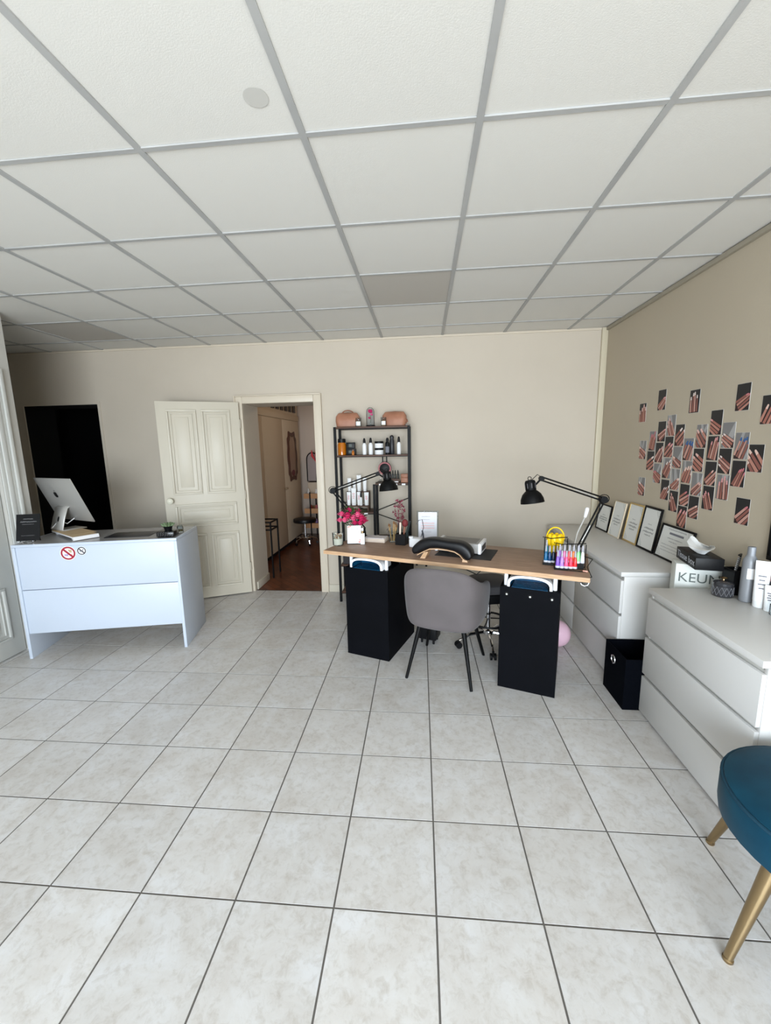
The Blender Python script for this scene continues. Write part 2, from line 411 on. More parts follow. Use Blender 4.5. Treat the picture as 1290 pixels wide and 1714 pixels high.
# panelled leaf helper: front (local -y) and back faces with raised mouldings
def panel_leaf(root, W, H, T, panels, mt, y_front=-1):
    MB().span(0, W, -T/2, T/2, 0, H, bev=.003).build('leaf', mt, root)
    for x0, x1, z0, z1 in panels:
        for sgn in (-1, 1):
            b = MB(); t = .014; yy = sgn*(T/2)
            for k, (ins, wd_, hh) in enumerate(((0, .020, .017), (.036, .010, .010))):
                a0, a1, c0, c1 = x0+ins, x1-ins, z0+ins, z1-ins
                for q in ((a0, a1, c0, c0+wd_), (a0, a1, c1-wd_, c1), (a0, a0+wd_, c0+wd_, c1-wd_), (a1-wd_, a1, c0+wd_, c1-wd_)):
                    b.box(((q[0]+q[1])/2, yy+sgn*hh/2, (q[2]+q[3])/2), (q[1]-q[0], hh, q[3]-q[2]), bev=.003)
            b.span(x0+.075, x1-.075, yy-.003*0, yy+sgn*.007, z0+.075, z1-.075, bev=.003)
            b.build('panel_moulding', mt, root)
# open door, hinged on the left jamb
hx, hy = -1.925, 4.235; ang = math.atan2(3.935-4.258, -2.59+1.891)
d1 = bpy.data.objects.new('door_1', None); COL.objects.link(d1); d1.location = (hx, hy, .012); d1.rotation_euler = (0, 0, ang); struct(d1)
DW, DH, DT = .775, 2.065, .04
panel_leaf(d1, DW, DH, DT, [(.09, .365, 1.13, 1.985), (.41, .685, 1.13, 1.985), (.09, .685, .79, 1.03), (.09, .365, .11, .71), (.41, .685, .11, .71)], M_DOOR)
kb = MB().lathe([(.022, 0), (.022, .004), (.009, .006), (.010, .024), (.026, .032), (.032, .046), (.029, .058), (.014, .066), (0.0005, .067)], 20)
kb.build('door_knob', mat('ivory_knob', (222, 218, 200), .25), d1, loc=(DW-.055, DT/2, 1.075), rot=(radians(-90), 0, 0))
MB().lathe([(.022, 0), (.022, .004), (.009, .006), (.010, .024), (.026, .032), (.032, .046), (.029, .058), (.014, .066), (0.0005, .067)], 20).build('door_knob', MATS['ivory_knob'], d1, loc=(DW-.055, -DT/2, 1.075), rot=(radians(90), 0, 0))
for z in (.25, 1.05, 1.8): MB().cyl((-.004, 0, z), (-.004, 0, z+.09), .008).build('hinge', M_DOOR, d1)

# closed door in the left wall
d2 = bpy.data.objects.new('door_2', None); COL.objects.link(d2); d2.location = (XL-.045, LD0+.01, .008); d2.rotation_euler = (0, 0, radians(90)); struct(d2)
panel_leaf(d2, LD1-LD0-.02, LDZ-.015, .04, [(.1, .79, .14, .56), (.1, .79, .90, 2.0)], M_LDOOR)
b = MB()
for y0, y1, t in ((LD1, LD1+.03, .012), (LD1+.03, LD1+.065, .022), (LD1+.065, LD1+.095, .016), (LD1+.095, LD1+.12, .028)):
    b.span(XL+.001, XL+t, y0, y1, 0, LDZ+.12, bev=.004)
    b.span(XL+.001, XL+t, LD0-(y1-LD1), LD0-(y0-LD1), 0, LDZ+.12, bev=.004)
b.span(XL+.001, XL+.02, LD0, LD1, LDZ, LDZ+.12, bev=.004)
struct(b.build('trim_6', M_LDOOR))

# dark room behind the opening
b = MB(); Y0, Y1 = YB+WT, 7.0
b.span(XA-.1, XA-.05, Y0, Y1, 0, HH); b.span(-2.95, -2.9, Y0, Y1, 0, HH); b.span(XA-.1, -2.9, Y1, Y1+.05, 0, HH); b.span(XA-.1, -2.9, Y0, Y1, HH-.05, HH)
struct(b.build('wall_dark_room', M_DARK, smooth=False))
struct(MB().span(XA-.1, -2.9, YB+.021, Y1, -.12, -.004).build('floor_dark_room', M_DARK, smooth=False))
b = MB()
b.span(OX0-.0, OX0+.004, YB+.004, YB+WT+.001, 0, OZ); b.span(OX1-.004, OX1, YB+.004, YB+WT+.001, 0, OZ); b.span(OX0, OX1, YB+.004, YB+WT+.001, OZ-.004, OZ)
struct(b.build('trim_7', M_DARK, smooth=False))  # thin reveal sheets carry the opening's shade in their near-black colour
pp = at_y(102, 757, 5.4); q = at_y(108, 793, 5.4)
t = thing('metal_rack_post', 'dim grey metal post standing inside the dark open room', 'post', (pp.x, 5.4, -.004))
MB().span(-.025, .025, -.02, .02, .012, pp.z, bev=.003).build('post', mat('dim_grey_metal', (168, 160, 156), .6), t)
MB().span(-.1, .1, -.1, .1, 0, .012, bev=.003).build('base_plate', MATS['dim_grey_metal'], t)

# hall beyond the doorway
struct(MB().span(-2.85, .2, YB+.021, 7.35, -.12, -.003).build('floor_hall', M_WOODF, smooth=False))
b = MB(); b.span(-2.85, .2, 7.3, 7.4, 0, HH); b.span(-2.9, -2.85, YB+WT, 7.3, 0, HH); b.span(.2, .3, YB+WT, 7.4, 0, HH)
struct(b.build('wall_hall', M_HALLW, smooth=False))
struct(MB().span(-2.9, .3, YB+WT, 7.4, HH-.04, HH+.05).build('ceiling_hall', M_WALLG, smooth=False))

# ---------------------------------------------------------------- reception desk
RA = math.atan2(.256, 1.154); RL, RD, RH = 1.18, .50, .918
rd = thing('reception_desk', 'white reception counter with open floor gap and two prohibition stickers', 'desk', (-3.09, 2.714, 0), RA)
MB().span(0, .022, 0, RD, 0, RH-.022, bev=.0015).build('side_panel', M_WHITE, rd)
MB().span(RL-.022, RL, 0, RD, 0, RH-.022, bev=.0015).build('side_panel', M_WHITE, rd)
MB().span(0, RL, 0, RD, RH-.021, RH, bev=.0015).build('desktop', M_WHITE, rd)
MB().span(.012, RL-.012, .012, RD-.004, RH, RH+.0006).build('top_surface', mat('grey_desk_laminate', (150, 148, 148), .25), rd, smooth=False)
MB().span(.023, RL-.023, .008, .026, .562, RH-.023, bev=.0012).build('front_panel', M_WHITE, rd)
MB().span(.023, RL-.023, .008, .026, .205, .556, bev=.0012).build('front_panel', M_WHITE, rd)
MB().span(.023, RL-.023, .0262, .04, .205, RH-.03).build('back_board', M_WHITE, rd, smooth=False)
def sticker(name, label, px, r, ring, extra):
    # find local x,z on the front panel from the pixel
    d = ray(*px); n = Vector((sin(RA), -cos(RA), 0)); o = Vector((-3.09, 2.714, 0)) - n*.008
    P = CP + d*((o-CP).dot(n)/d.dot(n))
    L = P - Vector((-3.09, 2.714, 0)); lx = L.x*cos(RA)+L.y*sin(RA)
    t = thing(name, label, 'sticker', Vector((-3.09, 2.714, 0))+Matrix.Rotation(RA, 3, 'Z') @ Vector((lx, .0077, P.z)), (radians(90), 0, RA))
    MB().lathe([(r*1.08, 0), (r*1.08, .0004)], 32).build('backing', M_PAPER, t)
    b = MB(); n_ = 36
    for i in range(n_):
        a, c = 2*pi*i/n_, 2*pi*(i+1)/n_
        b.poly([(r*cos(a), r*sin(a), .0006), (r*cos(c), r*sin(c), .0006), (.76*r*cos(c), .76*r*sin(c), .0006), (.76*r*cos(a), .76*r*sin(a), .0006)])
    w = .10*r; k = .86*r*.7071
    b.poly([(-k-w, k-w, .0007), (-k+w, k+w, .0007), (k+w, -k+w, .0007), (k-w, -k-w, .0007)])
    b.build('prohibition_ring', ring, t, smooth=False)
    extra(t, r)
def food(t, r):
    b = MB()
    b.poly([(.0*r, .55*r, .0005), (.55*r, .5*r, .0005), (.5*r, .05*r, .0005), (.2*r, .1*r, .0005)]); b.build('ice_cream_print', M_KRAFT, t, smooth=False)
    b = MB(); b.poly([(-.55*r, -.1*r, .0005), (.05*r, -.15*r, .0005), (-.05*r, -.45*r, .0005), (-.5*r, -.4*r, .0005)]); b.build('drink_print', mat('pale_violet_ink', (170, 150, 190), .6), t, smooth=False)
    b = MB(); b.poly([(.3*r, -.2*r, .0005), (.55*r, -.15*r, .0005), (.5*r, -.45*r, .0005), (.3*r, -.5*r, .0005)]); b.build('snack_print', mat('pale_red_ink', (214, 130, 130), .6), t, smooth=False)
def dog(t, r):
    b = MB()
    b.poly([(-.5*r, .1*r, .0005), (.25*r, .15*r, .0005), (.25*r, -.1*r, .0005), (-.45*r, -.1*r, .0005)])
    b.poly([(.15*r, .15*r, .0005), (.3*r, .5*r, .0005), (.55*r, .35*r, .0005), (.3*r, .05*r, .0005)])
    for x in (-.42, -.25, .05, .2): b.poly([(x*r, -.1*r, .0005), ((x+.09)*r, -.1*r, .0005), ((x+.09)*r, -.45*r, .0005), (x*r, -.45*r, .0005)])
    b.build('dog_print', M_INKG, t, smooth=False)
sticker('no_food_sticker', 'red ringed no food sticker on white reception counter', (114, 926), .052, M_RED, food)
sticker('no_dogs_sticker', 'small dark ringed no dogs sticker on reception counter', (136.5, 922), .031, mat('dark_ring_ink', (58, 52, 62), .5), dog)

# things on the reception desk
RT = RH+.0012
def rdp(lx, ly, z=RT): 
    v = Matrix.Rotation(RA, 3, 'Z') @ Vector((lx, ly, 0)); return (-3.09+v.x, 2.714+v.y, z)
t = thing('menu_sign', 'black leaflet with pale lettering on small easel by iMac', 'sign', (-3.03, 2.80, RT), radians(16))
t['label'] = 'black leaflet with pale lettering on a small wire easel, reception counter'
RX = radians(-14)
MB().span(-.08, .08, -.003, .003, .0, .205).build('leaflet', M_PLASTB, t, smooth=False, loc=(0, .0, .016), rot=(RX, 0, 0))
b = MB()
scribble(b, -.032, .034, .168, .010, 0, 0, 3); scribble(b, -.052, .058, .146, .013, 0, 0, 5); scribble(b, -.04, .04, .127, .005, 0, 0, 6); scribble(b, -.045, .045, .040, .004, 0, 0, 8)
o_ = b.build('lettering', mat('silver_ink', (150, 150, 152), .5), t, smooth=False, loc=(0, -.0036, .016), rot=(radians(90)+RX, 0, 0)); o_['kind'] = 'stuff'
for s in (-1, 1):
    MB().tube([(s*.05, .045, .003), (s*.05, -.008, .006), (s*.05, -.03, .006), (s*.05, -.032, .022)], .003).build('easel_foot', M_CHROME, t)
    MB().tube([(s*.05, -.004, .008), (s*.05, .034, .125), (s*.05, .06, .003)], .0025).build('easel_leg', M_BLACK, t)
MB().tube([(-.05, -.03, .006), (-.02, -.03, .006), (-.015, -.03, .003)], .003).build('easel_hook', M_CHROME, t)
MB().tube([(.05, -.03, .006), (.02, -.03, .006), (.015, -.03, .003)], .003).build('easel_hook', M_CHROME, t)

# white board with kraft sheets under the computer
ra = radians(-31); rc = Vector((-2.875, 3.055, RT))
t = thing('monitor_riser', 'low white ended board under the silver computer on counter', 'riser', rc, ra)
MB().span(-.255, .245, -.085, .085, .018, .028, bev=.002).build('board', M_PLASTW, t)
b = MB(); b.prism([(.245, -.087, .0), (.262, -.087, .004), (.255, -.087, .030), (.240, -.087, .030)], (0, .174, 0)); b.build('end_lip', M_PLASTW, t, smooth=False)
for sx in (-.2, .18): MB().span(sx-.015, sx+.015, -.07, .07, 0, .018).build('foot', M_PLASTW, t, smooth=False)
b = MB(); b.box((0, 0, .001), (.46, .165, .002)); b.box((-.04, .01, .003), (.40, .17, .0015), rot=radians(4))
tag(b.build('kraft_sheets', M_KRAFT, smooth=False, loc=(rc.x, rc.y, RT+.0285), rot=ra), 'thin kraft brown paper sheets under the silver computer stand', 'paper')

# all-in-one computer, its back to the camera
ia, it = -.342, .366
it_base = Vector((-3.011, 3.238, 1.018))
t = thing('desktop_computer', 'silver all in one computer seen from behind, tilted screen', 'computer', (it_base.x, it_base.y, RT+.0326), ia)
zb = it_base.z-(RT+.0326); W_, H_ = .528, .40
Rt = Matrix.Rotation(it, 4, 'X')   # top leans to local -y
def pan(x, y, z): v = Rt @ Vector((x, y, z)); return (v.x, v.y, v.z+zb)
b = MB(); nx, nz = 16, 12; rb = []
grid = {}
for i in range(nx+1):
    for j in range(nz+1):
        u, v = i/nx*2-1, j/nz*2-1
        bul = .030*max(0, (1-abs(u)**2.4))*max(0, (1-abs(v)**2.4))
        grid[i, j] = b.bm.verts.new(pan(u*W_/2, -.004-bul, (v+1)/2*H_))
for i in range(nx):
    for j in range(nz): b.bm.faces.new((grid[i, j], grid[i+1, j], grid[i+1, j+1], grid[i, j+1]))
b.build('back_shell', M_ALU, t)
b = MB(); b.box((0, 0, H_/2), (W_, .008, H_), bev=.003); b2 = b.build('screen_frame', M_ALU, t); b2.matrix_local = Matrix.Translation((0, 0, zb)) @ Rt
b = MB(); b.box((0, .0045, H_/2+.035), (W_-.03, .001, H_-.10)); b2 = b.build('screen', M_PLASTB, t, smooth=False); b2.matrix_local = Matrix.Translation((0, 0, zb)) @ Rt
# emblem on the back: an apple outline with a bite and a leaf
pts = []
for i in range(40):
    a = 2*pi*i/40; r = .026; x = r*cos(a)*.95; y = r*sin(a)*1.05
    y -= .005*math.exp(-(x/.006)**2)*(1 if sin(a) > 0 else -.6)
    dd = math.hypot(x-.031, y-.003)
    if dd < .013: x = .031-math.sqrt(max(0, .013**2-(y-.003)**2))
    pts.append((x, y, 0))
b = MB(); b.poly(pts); b.poly([(.001, .029, 0), (.002, .037, 0), (.011, .043, 0), (.010, .034, 0)])
e_ = b.build('emblem', M_PLASTB, t, smooth=False); e_.matrix_local = Matrix.Translation((0, 0, zb)) @ Rt @ Matrix.Translation((0, -.0345, H_*.66)) @ Matrix.Rotation(radians(90), 4, 'X')
# stand: bent aluminium sheet with a cable hole, foot, hinge
b = MB(); sw = .085
prof = [(-.04, .0, .19), (-.075, .0, .20), (-.10, .0, .185), (-.13, .0, .10), (-.155, .0, .012), (-.15, .0, .003), (-.13, .0, .0), (.03, .0, .0)]
ring = []
fy = -.0
for (y, _, z) in prof: ring.append((y+fy, z))
A = [b.bm.verts.new((-sw, y, z)) for y, z in ring]; B = [b.bm.verts.new((sw, y, z)) for y, z in ring]
for i in range(len(ring)-1): b.bm.faces.new((A[i], B[i], B[i+1], A[i+1]))
so = b.build('stand', M_ALU, t); mo = so.modifiers.new('thickness', 'SOLIDIFY'); mo.thickness = .007; mo.offset = 0
MB().sphere((0, 0, 0), .018, sc_=(.7, .25, 1.3)).build('cable_hole', M_PLASTB, t, loc=(0, -.1345, .095), rot=(radians(-16), 0, 0))
MB().tube([pan(.03, -.02, .03), (.03, -.09, .05), (.0, -.13, .085), (-.06, -.16, .02), (-.16, -.12, .004)], .004).build('power_cable', M_PLASTW, t)

# dark desk pad
tag(MB().box((0, 0, .002), (.34, .20, .004), bev=.0015).build('desk_pad', solid((34, 34, 38), .35), loc=rdp(.76, .22), rot=RA), 'flat black desk pad lying on the reception counter', 'desk pad')
# succulent on black marbled tray
t = thing('marbled_tray', 'black marbled dish under the succulent on reception counter', 'tray', rdp(1.085, .095), RA)
MB().box((0, 0, .024), (.135, .12, .048), bev=.012).build('dish', mat('black_marble', (20, 20, 22), .2, noise=(9, (20, 20, 22))), t)
b = MB()
for k in range(7):
    x = -.055+.018*k; b.tube([(x, -.0605, .008+.004*(k % 3)), (x+.008, -.0605, .022), (x+.004, -.0605, .036), (x+.014, -.0605, .042)], .0008, 4)
b.build('veins', mat('grey_vein', (130, 128, 126), .4), t)
t = thing('potted_succulent', 'grey green succulent rosette in a small black pot', 'plant', rdp(1.09, .10, RT+.0485))
MB().lathe([(.026, 0), (.034, .03), (.036, .032), (.03, .031), (.0005, .029)], 18).build('pot', M_PLASTB, t)
for ringi, (n, R, tilt, ln) in enumerate(((9, .018, 28, .052), (7, .012, 52, .042), (5, .006, 72, .032))):
    for k in range(n):
        b = MB(); a = 2*pi*k/n+ringi*.4; tl = radians(tilt)
        dv = Vector((cos(a)*cos(tl), sin(a)*cos(tl), sin(tl)))
        p0 = Vector((cos(a)*R*.4, sin(a)*R*.4, .028))
        b.tube([p0, p0+dv*ln*.35, p0+dv*ln*.75, p0+dv*ln], [.005, .010, .009, .001], 8); b.build('leaf', M_SUCC, t)
t = thing('small_jar', 'small clear glass jar beside the succulent on reception counter', 'jar', rdp(1.13, .24))
MB().lathe([(.022, 0), (.024, .004), (.024, .045), (.018, .055), (.018, .058), (.016, .058), (.016, .054), (.021, .045), (.021, .006), (.0005, .005)], 18).build('glass', M_ACRYL, t)
MB().lathe([(.0195, .0062), (.0195, .022), (.0005, .023)], 16).build('contents', mat('olive_contents', (112, 98, 66), .7), t)

# ---------------------------------------------------------------- manicure table
NL, NR = Vector((-.773, 3.011, 0)), Vector((.97, 2.399, 0))
TAa = math.atan2(NR.y-NL.y, NR.x-NL.x); TL = (NR-NL).length; TD = .585; TZ = .815; TT = .028
RZ = Matrix.Rotation(TAa, 3, 'Z')
def tw(lx, ly, z=TZ+.0005): v = RZ @ Vector((lx, ly, 0)); return Vector((NL.x+v.x, NL.y+v.y, z))
tb = thing('manicure_table', 'long oak topped manicure table on two black pedestals', 'table', (NL.x, NL.y, 0), TAa)
MB().span(0, TL, .002, TD, TZ-TT, TZ, bev=.002).build('tabletop', M_OAK, tb)
MB().span(0, TL, -.0005, .0018, TZ-TT, TZ-.0005).build('edge_band', M_OAKE, tb, smooth=False)
MB().span(TL+.0002, TL+.002, .0, TD, TZ-TT, TZ-.0005).build('edge_band', M_OAKE, tb, smooth=False)
pedx = []
for wpt in ((-.612, 2.909), (.471, 2.521)):
    v = RZ.transposed() @ (Vector((wpt[0], wpt[1], 0))-NL); pedx.append((v.x, v.y))
PW = .355; PH = .70
for k, (lx, ly) in enumerate(pedx):
    p = MB(); ly = max(ly, .002)
    p.span(lx, lx+PW, ly, ly+.016, 0, PH, bev=.0015); p.span(lx, lx+PW, ly+.52, ly+.536, 0, PH, bev=.0015)
    p.span(lx, lx+.016, ly+.017, ly+.519, 0, PH); p.span(lx+PW-.016, lx+PW, ly+.017, ly+.519, 0, PH)
    p.span(lx+.016, lx+PW-.016, ly+.017, ly+.519, PH-.018, PH-.002)
    po = p.build('pedestal', M_BLACKM, tb, smooth=False)
    for sx in (.03, PW-.03):
        for sy in (.05, .49):
            MB().cyl((lx+sx, ly+sy, PH-.002), (lx+sx, ly+sy, TZ-TT), .013).build('spacer_post', M_PLASTW, tb)
    MB().span(lx+.02, lx+PW-.02, ly+.30, ly+.31, PH-.001, TZ-TT-.001).build('shadow_board', M_BLACKM, tb, smooth=False)
    if k == 1:
        for fx in (.12, .52, .88):
            MB().cyl((lx+PW*fx, ly-.003, PH-.045), (lx+PW*fx, ly, PH-.045), .013).build('hole_ring', M_BLACK, po)
            MB().cyl((lx+PW*fx, ly-.0045, PH-.047), (lx+PW*fx, ly-.003, PH-.047), .006).build('hole_pin', M_ALU, po)
# uv lamps resting in the pedestals under the top
def uv_lamp(label, lx, ly, z0):
    t = thing('nail_lamp', label, 'nail lamp', tw(lx, ly, z0), TAa, 'nail lamps under the table')
    W2, Hh, D = .135, .079, .20
    def arch(s, off=0, n=16):
        out = []
        for i in range(n+1):
            a = pi*i/n
            x = -cos(a); y = sin(a)
            out.append((s*W2*(abs(x)**.75)*(1 if x > 0 else -1), off+(Hh*s)*(abs(y)**.55)))
        return out
    o = arch(1); inn = [(x*.88, max(0.0, z*.82)) for x, z in o]
    b = MB()
    rings = []
    for y, s1 in ((0, 1), (D*.8, .97), (D, .85)):
        rings.append([b.bm.verts.new((x*s1, y, z*s1)) for x, z in o])
    b.loft(rings, 0, False, True, closed=False)
    A = [b.bm.verts.new((x, 0, z)) for x, z in o]; B = [b.bm.verts.new((x, -.004, z)) for x, z in inn]
    b.loft([A, B], 0, False, False, closed=False)
    C = [b.bm.verts.new((x, -.004, z)) for x, z in inn]; Dd = [b.bm.verts.new((x, .02, z)) for x, z in inn]
    b.loft([C, Dd], 0, False, False, closed=False)
    b.build('housing', M_PLASTW, t)
    b = MB(); rr = []
    for y, s1 in ((.0, .985), (.14, .92)): rr.append([b.bm.verts.new((x*s1, y, .002+z*s1*.98)) for x, z in inn])
    b.loft(rr, 0, False, True, closed=False); b.poly([(inn[0][0]*.9, 0, .001), (inn[-1][0]*.9, 0, .001), (inn[-1][0]*.9, .14, .001), (inn[0][0]*.9, .14, .001)])
    b.build('lamp_interior', M_UVB, t)
    MB().span(-W2*.8, W2*.8, .0, .17, -.004, 0).build('floor_plate', M_UVB, t, smooth=False)
uv_lamp('white arched nail lamp with blue inside in left pedestal, beside bookshelf', pedx[0][0]+PW*.5, max(pedx[0][1], .002)+.006, PH+.0028)
uv_lamp('white arched nail lamp with blue inside in right pedestal, below polish rack', pedx[1][0]+PW*.5, max(pedx[1][1], .002)+.006, PH+.0028)

# ---------------------------------------------------------------- grey tub chair, back to the camera
ca = radians(-17)
ch = thing('tub_chair', 'grey velvet tub chair with black tapered legs pushed to the table', 'chair', (.165, 2.80, 0), ca)
def tub_shell():
    plan = [(.262, .20), (.282, .10), (.286, .0), (.275, -.10), (.252, -.175), (.215, -.228), (.15, -.252), (.075, -.262), (0, -.265)]
    top = [.62, .655, .675, .70, .745, .79, .812, .82, .822]
    full = [(x, y, t) for (x, y), t in zip(plan, top)] + [(-x, y, t) for (x, y), t in list(zip(plan, top))[-2::-1]]
    b = MB(); rings = []
    N = len(full)
    for i, (x, y, tz) in enumerate(full):
        a = full[max(i-1, 0)]; c = full[min(i+1, N-1)]
        tn = Vector((c[0]-a[0], c[1]-a[1], 0)).normalized(); nrm = Vector((tn.y, -tn.x, 0))
        if nrm.dot(Vector((x, y-.0, 0))) < 0: nrm = -nrm
        back = max(0, min(1, (-y)/.25)); zb = .405-.035*back
        ln = tz-zb; ring = []
        T = .042
        # profile: outer from bottom up, over the top, inner down (taper in towards bottom, slight outward lean at top)
        pr = [(-.060, 0.0), (-.026, .02), (-.008, .10), (0.0, .35), (.006, .7), (.004, .92), (-.006, .975), (-.020, 1.0), (-.034, .985), (-.044, .93), (-.052, .6), (-.056, .25), (-.075, .12)]
        for off, h in pr:
            v = Vector((x, y, 0)) + nrm*off
            # lean the back outwards with height
            ring.append(b.bm.verts.new((v.x, v.y - .035*back*h, zb+ln*h)))
        rings.append(ring)
    b.loft(rings, 0, True, True, closed=True)
    return b
so = tub_shell().build('shell', M_GREYV, ch); so.modifiers.new('smooth', 'SUBSURF').levels = 1; so.modifiers['smooth'].render_levels = 2
def slab(b, outline, z0, z1, bev, m=0):
    rings = []
    cx = sum(p[0] for p in outline)/len(outline); cy = sum(p[1] for p in outline)/len(outline)
    for ins, z in ((bev, z0), (bev*.3, z0+bev*.3), (0, z0+bev), (0, z1-bev), (bev*.3, z1-bev*.3), (bev, z1)):
        rings.append([b.bm.verts.new((cx+(x-cx)*(1-ins/.25), cy+(y-cy)*(1-ins/.25), z)) for x, y in outline])
    b.loft(rings, m)
def rrect(hx, hy, r, n=6, cx=0, cy=0):
    out = []
    for sx, sy, a0 in ((1, 1, 0), (-1, 1, 90), (-1, -1, 180), (1, -1, 270)):
        for k in range(n+1):
            a = radians(a0+90*k/n); out.append((cx+sx*(hx-r)+r*cos(a), cy+sy*(hy-r)+r*sin(a)))
    return out
b = MB(); slab(b, rrect(.225, .225, .08, cy=.03), .39, .485, .03); b.build('seat', M_GREYV, ch)
b = MB(); slab(b, rrect(.19, .19, .05, cy=.01), .365, .392, .005); b.build('seat_base', M_BLACKM, ch)
for sx, sy in ((-1, -1), (1, -1), (1, 1), (-1, 1)):
    MB().cyl((sx*.15, -.01+sy*.15, .38), (sx*.226, sy*.25, .0), .017, .010, 12).build('leg', M_BLACK, ch)

# technician's swivel stool behind the table
st = thing('swivel_stool', 'dark grey swivel stool with chrome foot ring behind the table', 'stool', (.515, 3.16, 0), radians(10))
b = MB(); slab(b, rrect(.175, .17, .12), .47, .545, .03); b.build('seat', M_DGREY, st)
b = MB(); slab(b, rrect(.165, .16, .10), .40, .469, .006); b.build('seat_base', M_PLASTB, st)
MB().cyl((0, 0, .11), (0, 0, .40), .018).build('column', M_CHROME, st)
MB().lathe([(.03, .09), (.045, .095), (.045, .125), (.02, .135)], 18).build('hub', M_CHROME, st)
b = MB(); b.tube([(.155*cos(2*pi*k/32), .155*sin(2*pi*k/32), .205) for k in range(32)], .009, 8, closed=True)
for k in range(3):
    a = 2*pi*k/3; b.tube([(.016*cos(a), .016*sin(a), .22), (.155*cos(a), .155*sin(a), .205)], .005, 6)
b.build('foot_ring', M_PLASTB, st)
for k in range(5):
    a = 2*pi*k/5+radians(188)
    MB().tube([(.03*cos(a), .03*sin(a), .105), (.15*cos(a), .15*sin(a), .10), (.25*cos(a), .25*sin(a), .062)], [.014, .013, .010], 8).build('base_arm', M_CHROME, st)
    c = MB(); px, py = .255*cos(a), .255*sin(a); tx, ty = -sin(a), cos(a)
    for s in (-1, 1): c.cyl((px+tx*.008*s, py+ty*.008*s, .026), (px+tx*.022*s, py+ty*.022*s, .026), .026, n=16)
    c.cyl((px, py, .03), (px, py, .064), .007); c.cyl((px-tx*.01, py-ty*.01, .026), (px+tx*.01, py+ty*.01, .026), .006)
    c.build('caster', M_PLASTB, st)

# small black foot rest between the pedestals
t = thing('black_foot_rest', 'small black box foot rest on floor beneath the table', 'foot rest', (.045, 3.19, 0), TAa)
MB().box((0, 0, .115), (.15, .13, .16), bev=.008).build('body', M_PLASTB, t)
for sx in (-.05, .05):
    for sy in (-.045, .045): MB().cyl((sx, sy, 0), (sx, sy, .036), .009, n=10).build('foot', M_PLASTB, t)

t = thing('pink_balloon', 'pale pink balloon on the tiles behind the right pedestal', 'balloon', (1.055, 3.16, 0))
MB().sphere((0, 0, .105), .10, seg=24, rg=16, sc_=(1, 1, 1.045)).build('balloon_body', M_PINKB, t)
MB().lathe([(.012, 0), (.004, .012), (.003, .02)], 10).build('knot', M_PINKB, t, loc=(.088, .03, .05), rot=(radians(60), 0, radians(40)))

# cable run under the table front
t = thing('under_table_cable', 'thin black cable clipped under the oak tabletop', 'cable', tw(0, 0, 0), TAa)
cz = TZ-TT
MB().tube([(.53, .05, cz-.006), (.62, .05, cz-.014), (.75, .05, cz-.010), (.85, .05, cz-.012), (.98, .055, cz-.012), (1.1, .06, cz-.02), (1.17, .07, cz-.05), (1.2, .09, cz-.02), (1.22, .11, cz-.004)], .0035, 6).build('cord', M_PLASTB, t)
for x in (.62, .75, .82): MB().span(x-.006, x+.006, .042, .058, cz-.026, cz, bev=.002).build('clip', M_PLASTB, t)
t = thing('white_hook', 'white curved hook fixed under the right table corner', 'hook', tw(TL-.035, .035, 0), TAa)
MB().tube([(.03, 0, cz), (.032, 0, cz-.015), (.026, 0, cz-.028), (.010, 0, cz-.034), (-.006, 0, cz-.028), (-.012, 0, cz-.018)], .003, 8).build('hook_wire', M_PLASTW, t)
MB().lathe([(.010, cz-.004), (.010, cz)], 12, o=(.03, 0, 0)).build('hook_plate', M_PLASTW, t)

# ---------------------------------------------------------------- dressers
def dresser(label, y0, y1, cols, x0, x1, H):
    t = thing('chest_of_drawers', label, 'dresser', (x0, y0, 0), 0, 'white chests of drawers')
    W, D = y1-y0, x1-x0
    MB().span(-.004, D, 0, W, H-.030, H, bev=.0025).build('top', M_WHITE2, t)
    MB().span(.018, D, 0, .018, 0, H-.031, bev=.001).build('side_panel', M_WHITE2, t)
    MB().span(.018, D, W-.018, W, 0, H-.031, bev=.001).build('side_panel', M_WHITE2, t)
    MB().span(.045, D-.005, .019, W-.019, .03, H-.032).build('carcass', M_WHITE2, t, smooth=False)
    dh = (H-.031-.018)/3
    w = W/cols
    for r in range(3):
        for c in range(cols):
            z0 = .012+r*dh; a, e = c*w+.002, (c+1)*w-.002
            d = MB().span(0, .0175, a, e, z0, z0+dh-.020, bev=.0015).build('drawer', M_WHITE2, t)
            MB().span(.020, .030, a+.01, e-.01, z0+dh-.028, z0+dh-.008).build('grip_rail', mat('shadowed_foil', (205, 204, 198), .5), d, smooth=False)
    return t
DZT = .775
dresser('long white chest of drawers against taupe wall carrying framed certificates', 2.645, 4.215, 2, 1.265, 1.745, DZT)
dresser('nearest white chest of three drawers beside the teal seat', 1.555, 2.36, 1, 1.283, 1.745, DZT)

